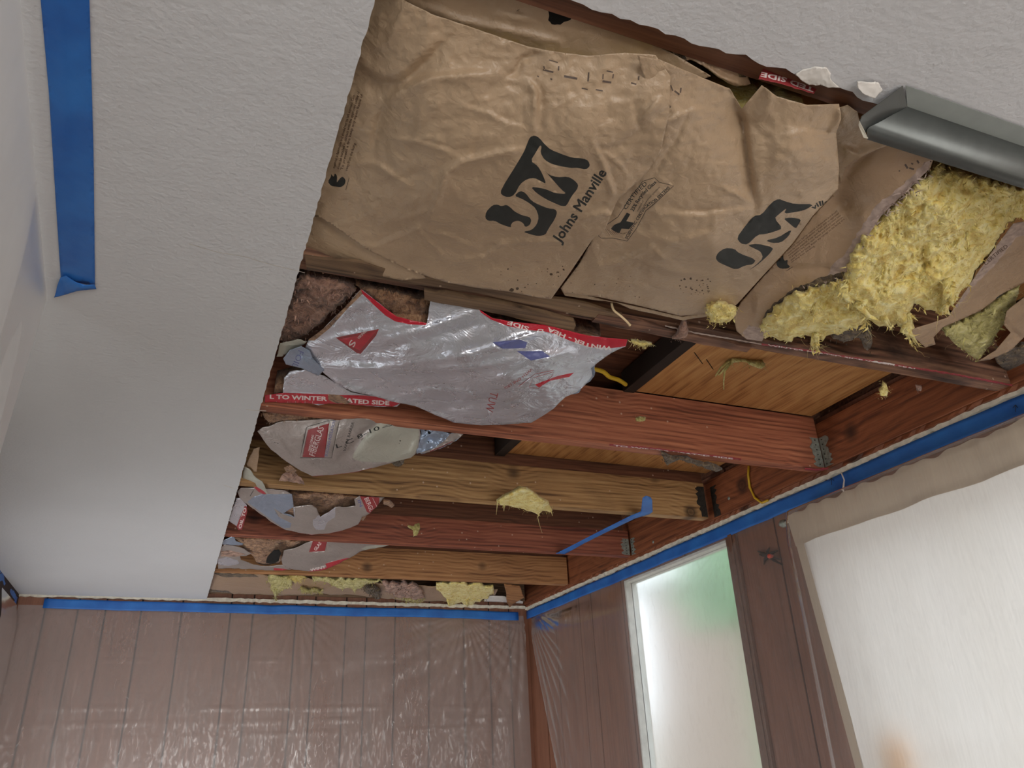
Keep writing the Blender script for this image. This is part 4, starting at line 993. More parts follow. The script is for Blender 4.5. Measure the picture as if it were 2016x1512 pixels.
# curl of torn paper edge
fr = MB(); rp_ = np.array(at(sC, ragged([(1836, 314), (1824, 338), (1796, 366), (1765, 394), (1733, 428), (1704, 472), (1684, 505), (1672, 545), (1600, 566), (1556, 590), (1528, 618), (1510, 655)], 4, 4, 5, False), .004))
wisps(fr, rp_, 260, .010, .3, 4); fr.build('torn_paper_fringe', M['pale_tear'], bC, True)
sY = Surf([(1842, 318, .755), (1950, 350, .75), (2030, 380, .765), (1850, 400, .735), (1750, 450, .725), (1950, 480, .765), (2000, 440, .775), (1900, 560, .755), (1700, 540, .700), (1600, 600, .705), (1500, 650, .718), (1760, 600, .705), (1860, 610, .72), (1700, 640, .705), (1610, 670, .715)],
          folds=[([(1760, 560), (1850, 500), (1930, 430), (1985, 400)], -.022, 12), ([(1800, 590), (1880, 520), (1950, 450)], .012, 12), ([(1560, 600), (1620, 590), (1680, 610)], -.015, 16), ([(1540, 640), (1600, 625), (1660, 640)], .012, 12)], crumple=.004, scale=60, seed=40)
olY = [(1842, 322), (1900, 338), (2035, 378), (2040, 405), (2000, 430), (1978, 450), (1950, 500), (1920, 540), (1902, 565), (1885, 590), (1868, 602), (1872, 622), (1850, 620), (1832, 612), (1800, 598), (1788, 618), (1800, 645), (1795, 668), (1780, 652), (1765, 635), (1742, 642), (1722, 636), (1708, 628), (1690, 642), (1650, 660), (1612, 668), (1585, 660), (1550, 672), (1500, 664), (1492, 640), (1520, 605), (1552, 582), (1600, 560), (1655, 546), (1664, 520), (1685, 480), (1730, 420), (1785, 368)]
fluff('spilling_wool', olY, sY, M['yellow'], bC, amp=.042, scale=60, step=3.0, seed=41, rag=5, wisp=2600, wsize=.009, hair=120, hlen=.02, depth=.05, inset_round=16)
def drip(name, pts, w0, mat, parent, surf, seed, n=5):
    """hanging tuft between pixel points, tapering"""
    P = [np.array(p) for p in at(surf, pts)]; mb = MB(); r = np.random.default_rng(seed); W = []
    for k in range(n):
        q = [p + r.normal(0, w0 * .35, 3) for p in P]; mb.tube(q, [w0 * .5 * (1 - .8 * i / (len(q) - 1)) for i in range(len(q))], 6); W += q
    wisps(mb, np.array(W), 60, w0 * 1.2, .6, seed, spread=w0 * .3); hairs(mb, np.array(W), 12, w0 * 3, seed=seed)
    return mb.build(name, mat, parent, True)
sYf = Surf([(1700, 600, .698), (1500, 600, .70), (1850, 600, .71), (1800, 680, .715), (1600, 690, .715)], (), .0001, 60, 1)
for i, (p, w) in enumerate([([(1690, 590), (1698, 612), (1706, 634)], .014), ([(1790, 625), (1782, 648), (1792, 662), (1800, 680)], .010), ([(1606, 660), (1604, 675), (1606, 690)], .010), ([(1870, 560), (1868, 590), (1850, 612)], .014), ([(1655, 560), (1672, 590), (1690, 600)], .016), ([(1740, 620), (1755, 640)], .010), ([(1600, 600), (1602, 615)], .010)]):
    drip('hanging_tuft', p, w, M['yellow'], bC, sYf, 60 + i)
sDk = Surf([(1640, 660, .735), (1700, 650, .73), (1718, 690, .74)], (), .0001, 60, 1)
fluff('dirty_wool', [(1630, 650), (1660, 640), (1700, 640), (1716, 655), (1718, 675), (1708, 690), (1698, 678), (1690, 665), (1670, 672), (1640, 668)], sDk, M['dark_wool'], bC, .010, 14, 3, 9, 3, 160, .008, 20, .015, depth=.02, inset_round=8)

# ---- lower right tan batt with greenish wool
sD = Surf([(2030, 430, .785), (1950, 510, .775), (1890, 590, .765), (1830, 640, .752), (1800, 670, .748), (1900, 640, .765), (1980, 570, .78), (2040, 540, .79), (1930, 610, .77)], [(zB([(1600, 850), (1750, 700), (1900, 620), (2016, 600)]), .006, 14), (zB([(1300, 1100), (1450, 1000), (1600, 1080)]), -.006, 10)], .003, 45, 50)
bD = thing('insulation_batt', 'brown paper batt at far right edge with greenish wool showing', 'insulation batt', at(sD, [(1950, 580)])[0])
olD = [(2050, 430), (1995, 440), (1950, 500), (1890, 588), (1866, 625), (1835, 636), (1795, 648), (1795, 660), (1822, 684), (1842, 678), (1838, 664), (1856, 645), (1930, 612), (1980, 575), (2050, 540)]
sheet('kraft_facing', olD, sD, [M['kraft2'], M['ink'], M['pale_tear'], M['text_ink']], [(2, [ragged([(2050, 432), (1995, 440), (1950, 500), (1890, 588), (1878, 608), (1884, 606), (1915, 565), (1960, 520), (2000, 468), (2050, 455)], 1.5, 7, 2)]), (1, [smooth_loop(zB([(1830, 960), (1835, 935), (1920, 885), (1950, 885), (1955, 905), (1880, 960), (1845, 972)]))]),
      (3, text_ink('CERTIFIED', zB([(1770, 730), (1840, 665), (1915, 610)]), 7, bold=.02))], 5, bD)
sE = Surf([(1860, 645, .775), (1970, 570, .79), (1970, 640, .78), (1925, 705, .765), (2040, 540, .79)], [([(1965, 600), (1945, 650), (1920, 700)], .008, 12)], .002, 40, 51)
fluff('greenish_wool', [(1852, 648), (1880, 638), (1935, 612), (1985, 572), (2010, 560), (2000, 600), (1975, 640), (1950, 680), (1926, 708), (1912, 700), (1900, 690), (1885, 682), (1872, 670)], sE, M['yellow_green'], bD, .012, 36, 3.5, 52, 2.5, 350, .012, 60, .02, depth=.03, inset_round=10)
sF = Surf([(2040, 540, .775), (1985, 600, .77), (1960, 690, .752), (1925, 710, .75), (2020, 660, .76)], [([(1985, 640), (2010, 665), (2040, 650)], -.008, 8), ([(1935, 700), (1980, 660), (1990, 620)], .006, 8)], .003, 30, 53)
sheet('hanging_flap', [(2050, 560), (2000, 598), (1982, 612), (1976, 640), (1990, 655), (1960, 690), (1925, 712), (1950, 708), (1990, 690), (2020, 660), (2050, 655)], sF, M['kraft2'], [], 4, bD)
sG = Surf([(1990, 440, .77), (2016, 420, .77), (2040, 430, .77)], (), .001, 20, 2)
fluff('frayed_wool', [(1985, 400), (2000, 380), (2045, 385), (2045, 440), (2010, 430), (1995, 425)], sG, M['yellow'], bD, .010, 20, 3.5, 54, 3, 120, .009, 20, .015, depth=.02)
# dark remnant by the window wall at the far right
sH = Surf([(1960, 690, .80), (2040, 690, .80), (1990, 720, .80)], (), .002, 20, 3)
tag(fluff('wool_scrap', [(1965, 690), (1990, 682), (2045, 680), (2045, 730), (1990, 735), (1970, 722), (1958, 705)], sH, M['dark_wool'], None, .010, 16, 4, 55, 3, 100, .008, 10, .015, depth=.02), 'dark dirty scrap beside the window wall at right edge', 'scrap')

# ---- silver foil sheet in the second bay
sF1 = Surf([(605, 570, .745), (600, 665, .77), (560, 700, .775), (700, 600, .745), (760, 620, .74), (850, 597, .765), (940, 605, .762), (1080, 640, .76), (1235, 668, .758), (1240, 680, .750), (1170, 740, .735), (1140, 775, .728), (1050, 832, .725), (980, 832, .72), (880, 800, .735), (780, 785, .745), (700, 750, .748), (620, 720, .765),
            (900, 700, .705), (1000, 740, .695), (800, 680, .715), (1080, 700, .715), (700, 690, .742)],
           folds=[(z3([(360, 640), (600, 650), (900, 620), (1200, 570), (1560, 440)]), .012, 11), (z3([(430, 640), (700, 700), (950, 700), (1300, 660)]), -.009, 14), (z3([(400, 640), (560, 760), (800, 830), (1100, 920)]), .009, 9),
                  (z3([(790, 800), (900, 770), (1000, 760), (1170, 770), (1210, 800)]), .012, 7), (z3([(960, 880), (1100, 850), (1250, 830), (1400, 740)]), -.008, 8), (z3([(1100, 860), (1180, 780)]), .009, 5), (z3([(340, 540), (500, 480), (800, 440), (960, 400)]), .006, 9),
                  (z3([(1250, 720), (1400, 680), (1500, 620), (1700, 560)]), .008, 10), (z3([(1300, 540), (1480, 480), (1590, 440)]), .010, 7), (z3([(1050, 600), (1200, 540), (1290, 520)]), -.006, 9), (z3([(600, 560), (800, 600), (1000, 590)]), .005, 10), (z3([(1500, 900), (1600, 830), (1700, 790)]), .007, 7),
                  (z3([(370, 600), (700, 560), (1000, 480), (1300, 400)]), -.010, 13), (z3([(380, 620), (800, 660), (1200, 640), (1700, 560)]), .011, 10), (z3([(420, 680), (700, 740), (900, 740)]), -.012, 11),
                  (z3([(500, 720), (800, 790), (1000, 870), (1150, 915)]), -.010, 10), (z3([(700, 500), (950, 440), (1200, 350)]), .009, 9), (z3([(1250, 900), (1400, 850), (1600, 740), (1750, 700)]), -.009, 9), (z3([(1000, 800), (1150, 830), (1300, 800)]), -.010, 8), (z3([(560, 330), (640, 300), (700, 350)]), .007, 7)],
           crumple=.0055, scale=80, seed=61, fine=.35)
olF = ragged(z3([(975, 300), (1100, 308), (1220, 335), (1300, 390), (1430, 410), (1590, 425), (1700, 455), (1800, 480), (1900, 492), (2003, 500), (1995, 535), (1920, 570), (1850, 620), (1815, 650), (1822, 690), (1780, 740), (1740, 775), (1680, 800), (1620, 860), (1500, 935), (1350, 945), (1240, 948), (1100, 935), (1000, 895), (900, 850), (800, 830), (690, 800), (560, 770), (470, 720), (400, 660), (330, 590), (320, 540), (340, 500), (420, 440), (520, 340), (612, 238), (680, 290), (750, 345), (800, 380), (880, 400), (957, 415)]), .7, 14, 3)
redL = z3([(1222, 335), (1300, 355), (1400, 375), (1500, 400), (1600, 420), (1700, 455), (1800, 480), (2003, 500), (1995, 535), (1920, 545), (1800, 540), (1700, 505), (1620, 470), (1560, 455), (1480, 450), (1380, 430), (1290, 395), (1240, 360)])
redT = z3([(612, 238), (680, 290), (750, 345), (800, 380), (957, 412), (950, 425), (860, 420), (790, 405), (740, 375), (680, 320), (620, 262)])
redE = z3([(612, 238), (520, 340), (420, 440), (330, 505), (370, 505), (450, 440), (550, 330), (620, 262)])
tri = z3([(480, 490), (705, 445), (690, 480), (610, 575), (590, 570)]); tri2 = z3([(496, 500), (690, 458), (606, 558)])
blue = [z3([(1300, 515), (1440, 500), (1480, 515), (1470, 545), (1350, 548)]), z3([(1425, 560), (1560, 560), (1600, 590), (1500, 610)])]
box = [stroke(z3([(1435, 745), (1520, 680), (1620, 660), (1610, 690), (1540, 755), (1490, 750), (1510, 700), (1620, 668)]), .9)]; redl = z3([(1520, 735), (1640, 690), (1725, 672), (1700, 695), (1600, 715), (1540, 750)])
inkF = [(2, [tri]), (1, [tri2]), (1, [redL]), (1, [redT]), (5, [redE]), (4, blue), (2, box), (1, [redl]),
        (3, text_ink('SIDE', z3([(1490, 435), (1380, 400)]), 8, 1, .03)), (3, text_ink('D', z3([(1565, 448), (1535, 442)]), 7, 1, .02)), (3, text_ink('WINTER - HEA', z3([(1925, 538), (1800, 520), (1700, 482), (1590, 435)]), 8, 1, .03)),
        (2, text_ink('WITH ONE LEG', z3([(1500, 650), (1440, 700), (1360, 750)]), 5, 1)), (2, text_ink('TUW', z3([(1290, 770), (1260, 870)]), 16, 1, .0)), (3, text_ink('S', z3([(560, 500), (545, 530)]), 12)), (3, text_ink('VIKING', z3([(600, 500), (640, 460)]), 5))]
fb = thing('foil_faced_batt', 'large sagging silver foil sheet in the second bay from the camera', 'insulation batt', at(sF1, [(900, 700)])[0])
sheet('foil_facing', olF, sF1, [M['foil'], M['red'], M['red_dull'], M['white_print'], M['purple_ink'], M['brown_wool']], inkF, 5, fb)
batting('glass_wool_core', z3([(975, 350), (1300, 420), (1900, 520), (1750, 720), (1450, 880), (1100, 880), (700, 760), (400, 600), (600, 400)]), sF1, M['brown_wool'], .09, fb, ymax=1.745)
sP = Surf([(590, 550, .775), (690, 560, .77), (560, 640, .79), (640, 620, .77), (590, 680, .79)], [([(600, 600), (630, 580), (660, 600)], .012, 10)], .003, 30, 70)
fluff('exposed_wool', [(590, 540), (640, 545), (690, 562), (700, 572), (660, 610), (620, 645), (590, 665), (560, 672), (540, 670), (560, 610)], sP, M['pink_wool'], fb, .022, 26, 3.2, 71, 3, 700, .010, 60, .02, depth=.04)
sQ = Surf([(720, 570, .775), (845, 600, .77), (800, 620, .765), (750, 600, .76)], (), .003, 30, 72)
fluff('exposed_wool', [(700, 562), (760, 570), (850, 590), (846, 608), (843, 632), (800, 625), (760, 612), (735, 590)], sQ, M['brown_wool'], fb, .016, 26, 3.2, 73, 3, 300, .009, 30, .015, depth=.04)
# right torn end: crumpled foil
sK = Surf([(1100, 770, .738), (1170, 735, .738), (1165, 760, .732), (1120, 790, .73)], [([(1110, 770), (1140, 755), (1165, 735)], .008, 6)], .006, 16, 75)
sheet('crumpled_foil_end', ragged(z3([(1640, 700), (1720, 680), (1800, 640), (1835, 630), (1830, 690), (1810, 720), (1760, 745), (1750, 780), (1700, 785), (1640, 790), (1600, 760)]), 1.6, 6, 7), sK, M['foil_blue'], [], 3, fb)

# ---- foil piece at the left with the red printed band
sM = Surf([(530, 770, .772), (560, 790, .768), (640, 790, .764), (760, 800, .760), (600, 720, .772), (560, 700, .785), (700, 760, .762), (545, 720, .785)], [(z3([(200, 700), (320, 660), (420, 700)]), .006, 10)], .003, 30, 80)
f2 = thing('foil_faced_batt', 'narrow silver strip with red band reading winter heated side, at cut edge', 'insulation batt', at(sM, [(640, 770)])[0])
olM = ragged(z3([(110, 790), (205, 780), (210, 700), (240, 665), (330, 655), (420, 690), (560, 775), (700, 800), (820, 830), (800, 850), (700, 850), (560, 840), (440, 835), (390, 845), (330, 832), (110, 828)]), 1, 10, 6)
band = z3([(110, 780), (210, 778), (440, 786), (500, 790), (640, 792), (800, 815), (820, 832), (780, 850), (560, 842), (440, 838), (110, 828)])
sheet('foil_facing', olM, sM, [M['foil'], M['red'], M['white_print'], M['brown_wool']], [(1, [band]), (2, text_ink('L TO WINTER', z3([(135, 808), (435, 820)]), 8, 1, .035)), (2, text_ink('HEATED SIDE', z3([(480, 822), (620, 835), (760, 842)]), 8, 1, .035)), (3, [ragged(z3([(440, 785), (500, 790), (560, 830), (540, 838), (480, 832), (440, 815)]), 1, 5, 3)]), (2, [stroke(z3([(x, 822), (x, 838)]), .6) for x in (170, 230, 270, 320, 360, 560, 600, 650)])], 4, f2)
batting('glass_wool_core', z3([(150, 740), (330, 690), (560, 790), (760, 830), (400, 815), (140, 810)]), sM, M['brown_wool'], .06, f2, step=8, inset=5, ymax=1.745)
sN = Surf([(560, 690, .765), (600, 680, .765), (620, 720, .758), (570, 720, .77)], [(z3([(240, 560), (300, 600), (380, 660)]), .005, 7)], .002, 20, 81)
sheet('folded_flap', z3([(240, 555), (300, 535), (345, 560), (360, 600), (420, 660), (390, 690), (300, 650), (220, 630), (205, 600)]), sN, [M['foil_blue'], M['purple_ink']], [(1, text_ink('FOIL', z3([(285, 555), (250, 640)]), 12, 1, .0))], 4, f2)
sheet('torn_scrap', ragged(z3([(190, 520), (280, 500), (330, 510), (300, 535), (240, 560), (200, 590), (170, 590)]), 1.2, 6, 3), Surf([(540, 690, .775), (600, 680, .772), (560, 700, .775)], (), .004, 14, 82), M['foil_white'], [], 3, f2)
# loose paper at cut edge
MBh = None

# ---- silver batt in the third bay (printed panel)
sG3 = Surf([(505, 850, .778), (540, 835, .775), (640, 825, .772), (750, 822, .772), (820, 838, .770), (620, 930, .745), (560, 910, .755), (700, 920, .745), (800, 890, .75), (640, 870, .735), (740, 860, .735), (530, 880, .765)],
           folds=[(z7([(1060, 640), (1200, 500), (1280, 400), (1400, 320)]), -.016, 12), (z7([(1180, 640), (1240, 560), (1330, 430)]), .010, 12), (z7([(1500, 620), (1650, 560), (1710, 430)]), .012, 9), (z7([(760, 660), (1000, 700), (1350, 680)]), .008, 8), (z7([(470, 400), (600, 470), (700, 600)]), .008, 10)], crumple=.0035, scale=36, seed=90)
olG = ragged(z7([(430, 400), (470, 370), (540, 355), (590, 330), (650, 318), (850, 310), (1070, 300), (1300, 300), (1400, 312), (1500, 340), (1640, 345), (1715, 360), (1725, 430), (1705, 560), (1650, 610), (1500, 650), (1350, 690), (1200, 725), (1020, 748), (870, 757), (780, 715), (700, 665), (620, 610), (540, 545), (480, 470)]), .8, 9, 4)
pn = z7([(832, 388), (1000, 335), (962, 608), (788, 605)])
prb = [stroke(z7([(820, 370), (860, 352), (985, 318), (1080, 305), (1078, 330), (1020, 610), (770, 610), (780, 560), (820, 370)]), .9)]
g3 = thing('foil_faced_batt', 'silver paper batt with dark red printed panel, third bay from the camera', 'insulation batt', at(sG3, [(650, 880)])[0])
sheet('foil_facing', olG, sG3, [M['foil_dull'], M['red_dull'], M['white_print'], M['ink'], M['foil_white'], M['purple_ink']],
      [(4, [smooth_loop(z7([(1300, 420), (1400, 320), (1500, 342), (1640, 350), (1710, 370), (1715, 450), (1690, 570), (1640, 610), (1500, 645), (1220, 640), (1180, 600), (1240, 500)]))]), (3, prb), (1, [pn]), (2, text_ink('FIBERGLAS', z7([(885, 600), (960, 372)]), 12, 1, .0)), (2, text_ink('OWENS-CORNING', z7([(850, 560), (880, 430)]), 4.5, 1)),
       (2, [stroke(z7([(868, 570), (890, 440)]), .5)]), (5, text_ink('BUILDING INSULATION', z7([(985, 600), (1050, 318)]), 6, 1, .005)), (3, text_ink('L C 8-10', z7([(1060, 535), (1180, 490), (1310, 420), (1405, 385)]), 8, 1)), (3, [stroke(z7([(1420, 372), (1520, 345)]), 1.0), stroke(z7([(1425, 362), (1500, 340)]), .6)]),
       (1, [stroke(z7([(860, 757), (1020, 748), (1200, 725), (1340, 692)]), 1.2)]), (3, text_ink('VAPOR BARRIER', z7([(1130, 560), (1200, 330)]), 5.5, 1)), (3, [blob(541, 871, 1.2), blob(547, 873, 1.4), blob(617, 912, .9), blob(788, 868, 1.6), blob(786, 873, 1.2)])], 3.6, g3)
batting('glass_wool_core', z7([(500, 400), (900, 340), (1600, 380), (1650, 540), (1200, 660), (880, 690), (620, 560)]), sG3, M['brown_wool'], .07, g3, step=9, inset=6, ymax=2.32)
sG4 = Surf([(825, 845, .772), (915, 850, .772), (880, 880, .758), (830, 890, .75)], [(z7([(1720, 480), (1800, 420), (1900, 400)]), .014, 6), (z7([(1740, 400), (1800, 460), (1860, 480)]), -.012, 5)], .010, 13, 95)
sheet('crumpled_foil_end', ragged(z7([(1712, 355), (1800, 375), (1880, 365), (1900, 400), (1960, 420), (2080, 400), (2050, 440), (1980, 490), (1900, 530), (1800, 565), (1695, 580), (1700, 480), (1730, 420)]), 1.5, 5, 8), sG4, [M['foil_blue'], M['foil_dull'], M['red_dull'], M['black']],
      [(1, [z7([(1960, 420), (2080, 400), (2050, 440), (1980, 490), (1820, 562), (1700, 580), (1840, 530), (1920, 470)])]), (2, [stroke(z7([(1800, 560), (1900, 520), (1980, 480)]), 1.5)]), (3, [blob(838, 847, 3), blob(845, 852, 4), blob(852, 844, 2.5), blob(843, 870, 2)])], 2.6, g3)
fluff('exposed_wool', z7([(470, 250), (540, 228), (620, 250), (760, 260), (840, 285), (1000, 295), (1080, 305), (900, 312), (700, 325), (620, 312), (560, 335), (520, 325), (480, 290)]), Surf([(520, 820, .775), (640, 825, .774), (580, 815, .775)], (), .001, 30, 2), M['brown_wool'], g3, .010, 18, 2.6, 96, 2, 260, .007, 40, .012, depth=.015, inset_round=6)
fluff('wool_beard', z7([(1480, 635), (1600, 615), (1590, 660), (1560, 680), (1500, 660)]), Surf([(770, 905, .748), (800, 905, .748), (785, 920, .748)], (), .001, 30, 2), M['dark_wool'], g3, .006, 10, 2.6, 97, 2, 90, .006, 30, .012, inset_round=5)
fluff('wool_beard', z7([(640, 690), (690, 665), (740, 710), (720, 740), (660, 725)]), Surf([(560, 915, .750), (585, 925, .748), (570, 935, .748)], (), .001, 30, 2), M['brown_wool'], g3, .006, 10, 2.6, 98, 2, 60, .006, 20, .010, inset_round=5)
sj = Surf([(550, 945, .7615), (600, 950, .7615), (570, 930, .76)], (), .003, 12, 3)
tag(sheet('paper_scrap', ragged(z7([(600, 795), (640, 730), (730, 725), (800, 800), (805, 825), (740, 805), (650, 800)]), 1.6, 5, 9), Surf([(550, 945, .757), (600, 950, .757), (575, 930, .77)], [(z7([(640, 760), (740, 760)]), .004, 5)], .004, 12, 3), M['pink_wool'], [], 3), 'torn pinkish scrap stuck on the yellowish joist', 'scrap')
# vertical cut stud end at the left edge
tag(sheet('paper_scrap', ragged(z7([(345, 660), (400, 540), (450, 525), (440, 600), (425, 720), (400, 720), (380, 690), (350, 690)]), .8, 8, 9), Surf([(490, 890, .785), (508, 885, .785), (500, 925, .77)], (), .002, 20, 3), M['kraft2'], [], 3), 'brown paper strip beside the ceiling cut edge above the yellowish joist', 'scrap')
sR = Surf([(485, 920, .77), (525, 970, .755), (500, 945, .765)], [(z7([(360, 700), (420, 780), (490, 880)]), .006, 5)], .003, 12, 5)
tag(sheet('foil_scrap', ragged(z7([(330, 680), (370, 700), (400, 750), (470, 800), (510, 880), (500, 905), (440, 880), (370, 815), (310, 800), (315, 740)]), 1, 6, 2), sR, [M['foil_white'], M['red']], [(1, [ragged(z7([(360, 810), (400, 820), (440, 850), (500, 895), (480, 905), (430, 880), (370, 835)]), 1, 5, 3)])], 3), 'crumpled foil scrap with red print at the cut edge', 'scrap')

# ---- fourth bay batt
sH4 = Surf([(468, 965, .772), (560, 965, .772), (760, 980, .772), (490, 990, .765), (560, 1040, .748), (620, 1052, .745), (680, 1045, .748), (730, 1010, .755), (610, 1010, .752)], [(z7([(420, 900), (560, 910), (700, 930)]), .006, 9), (z7([(560, 960), (640, 1000), (720, 1060)]), -.005, 7), (z7([(440, 1000), (560, 1080), (680, 1160)]), .006, 8)], .003, 26, 100)
g4 = thing('foil_faced_batt', 'torn grey batt with bluish foil flap, fourth bay from the camera', 'insulation batt', at(sH4, [(600, 1010)])[0])
olH = ragged(z7([(270, 880), (300, 848), (480, 852), (650, 870), (705, 900), (715, 960), (722, 1080), (690, 1060), (640, 1050), (720, 1000), (790, 990), (860, 985), (900, 1010), (930, 1080), (1000, 1040), (1050, 1000), (1150, 1000), (1210, 990), (1200, 940), (1240, 915), (1440, 925), (1400, 970), (1320, 1055), (1260, 1080), (1230, 1140), (1100, 1190), (1000, 1210), (860, 1222), (740, 1200), (660, 1185), (560, 1130), (460, 1060), (350, 980), (290, 930)]), .8, 8, 6)
flap = z7([(350, 960), (400, 920), (480, 895), (560, 900), (705, 895), (720, 980), (725, 1085), (640, 1060), (560, 1010), (600, 1080), (700, 1130), (690, 1165), (640, 1170), (560, 1115), (470, 1050), (380, 985)])
r4 = z7([(1245, 915), (1365, 922), (1400, 925), (1395, 975), (1330, 1055), (1300, 1040)])
shiny = ragged(z7([(870, 1100), (930, 1060), (1000, 1040), (1050, 1000), (1045, 1080), (990, 1120), (960, 1180), (900, 1180), (870, 1140)]), 1.2, 5, 2)
sheet('foil_facing', olH, sH4, [M['foil_dull'], M['foil_blue'], M['red_dull'], M['white_print'], M['foil'], M['ink'], M['purple_ink']], [(1, [flap]), (2, [r4]), (4, [shiny]), (3, text_ink('BERGL', z7([(1278, 935), (1325, 1040)]), 9, 1, .0)), (3, [stroke(z7([(1345, 930), (1380, 1000)]), .7)]), (5, [stroke(z7([(372, 915), (400, 868)]), 1.2)]), (6, text_ink('IN', z7([(1225, 950), (1245, 1000)]), 6, 1, .01)), (2, [stroke(z7([(740, 1205), (860, 1222), (1000, 1212), (1100, 1190)]), 1.3)])], 3.2, g4)
fluff('exposed_wool', z7([(690, 880), (850, 885), (1050, 890), (1240, 915), (1250, 960), (1300, 1060), (1270, 1110), (1200, 1080), (1100, 1030), (1000, 1060), (920, 1090), (880, 1010), (780, 1000), (715, 1000), (700, 940)]), Surf([(580, 970, .790), (700, 975, .790), (640, 1010, .775), (720, 1015, .77)], (), .001, 30, 2), M['brown_wool'], g4, .016, 16, 2.8, 101, 2, 420, .008, 60, .015, depth=.02, inset_round=8)
batting('glass_wool_core', z7([(330, 890), (650, 890), (720, 1040), (900, 1100), (1240, 1040), (1100, 1160), (880, 1190), (640, 1150), (450, 1020)]), sH4, M['brown_wool'], .05, g4, step=9, inset=6, ymax=2.93)
# dark blue foil corner with vertical red band
sI = Surf([(455, 990, .775), (485, 990, .770), (450, 1035, .760), (480, 1000, .77)], (), .003, 14, 105)
g4b = thing('foil_faced_batt', 'dark foil corner with vertical red band at the cut edge', 'insulation batt', at(sI, [(465, 1010)])[0])
sheet('foil_facing', z7([(262, 930), (300, 930), (345, 985), (350, 1040), (310, 1180), (280, 1185), (262, 1150), (200, 1110), (225, 1040)]), sI, [M['foil'], M['red_dull'], M['white_print']], [(1, [z7([(330, 990), (350, 1000), (350, 1040), (310, 1180), (280, 1185), (262, 1160)])]), (2, text_ink('OIL TO', z7([(300, 1175), (345, 1010)]), 5.5, 1, .03))], 3, g4b)
batting('glass_wool_core', z7([(262, 950), (330, 1000), (300, 1140), (230, 1100)]), sI, M['brown_wool'], .03, g4b, step=8, inset=3)

# ---- fifth bay batt
sJ5 = Surf([(435, 1070, .770), (560, 1068, .775), (720, 1070, .775), (760, 1075, .772), (430, 1115, .755), (540, 1122, .75), (640, 1122, .748), (690, 1105, .755), (620, 1095, .752)], [(z7([(960, 1490), (1060, 1440), (1250, 1330)]), .008, 8), (z7([(700, 1400), (900, 1420), (1100, 1340)]), .005, 8)], .0035, 24, 110)
g5 = thing('foil_faced_batt', 'shredded silver batt in the bay next to the back wall joist', 'insulation batt', at(sJ5, [(600, 1090)])[0])
olJ = ragged(z7([(640, 1345), (720, 1330), (850, 1275), (980, 1268), (1300, 1282), (1490, 1303), (1420, 1320), (1300, 1340), (1240, 1360), (1150, 1410), (1080, 1450), (960, 1500), (860, 1515), (720, 1500), (640, 1480), (620, 1420)]), .8, 7, 3)
r5 = z7([(870, 1272), (985, 1268), (965, 1350), (840, 1358)])
band5 = z7([(1160, 1402), (1080, 1420), (970, 1450), (980, 1480), (880, 1500), (830, 1512), (900, 1518), (1000, 1496), (1090, 1450)])
band6 = z7([(560, 1485), (640, 1490), (700, 1505), (640, 1512), (560, 1505)])
sheet('foil_facing', olJ, sJ5, [M['foil_dull'], M['red_dull'], M['white_print'], M['red'], M['foil_white']], [(1, [r5]), (3, [band5]), (2, text_ink('WINT', z7([(850, 1512), (975, 1485)]), 5, 1, .04)), (2, text_ink('GLAS', z7([(895, 1350), (940, 1290)]), 6, 1, .02)), (4, [z7([(1250, 1335), (1300, 1310), (1480, 1303), (1400, 1320), (1290, 1342)])])], 3, g5)
olK = ragged(z7([(130, 1330), (170, 1300), (240, 1310), (320, 1330), (385, 1370), (340, 1390), (290, 1390), (300, 1420), (400, 1460), (520, 1470), (640, 1460), (700, 1500), (560, 1505), (400, 1495), (250, 1490), (120, 1490), (110, 1400)]), 1, 7, 4)
sheet('torn_backing', olK, sJ5, [M['foil_dull'], M['foil_blue'], M['foil'], M['red'], M['pink_wool']], [(2, [ragged(z7([(120, 1410), (180, 1400), (270, 1420), (290, 1450), (200, 1470), (110, 1450)]), 1, 6, 2)]), (3, [band6]), (4, [ragged(z7([(140, 1345), (240, 1350), (340, 1375), (280, 1392), (140, 1395)]), 1, 6, 2)])], 3, g5)
sheet('torn_scrap', ragged(z7([(155, 1270), (200, 1250), (240, 1232), (260, 1270), (320, 1290), (310, 1305), (200, 1300), (150, 1300)]), 1, 5, 4), Surf([(440, 1070, .765), (475, 1072, .765), (460, 1060, .775)], (), .004, 14, 82), M['foil_blue'], [], 3, g5)
fluff('exposed_wool', z7([(240, 1245), (320, 1240), (560, 1255), (850, 1262), (840, 1290), (720, 1330), (650, 1345), (620, 1420), (600, 1450), (520, 1465), (420, 1440), (400, 1400), (330, 1350), (300, 1290)]), Surf([(470, 1068, .785), (600, 1068, .785), (540, 1100, .768), (480, 1085, .775)], (), .001, 30, 2), M['brown_wool'], g5, .016, 18, 2.8, 111, 2, 380, .008, 60, .015, depth=.02, inset_round=8,
      inks=[])
sheet('hole_shade_patch', ragged(z7([(510, 1400), (560, 1345), (600, 1340), (620, 1370), (600, 1430), (550, 1450), (500, 1445)]), 1.2, 5, 4), Surf([(530, 1100, .745), (555, 1090, .75), (540, 1105, .745)], (), .002, 14, 82), M['black'], [], 4, g5)  # flat black sheet stands in for the shade inside a hole

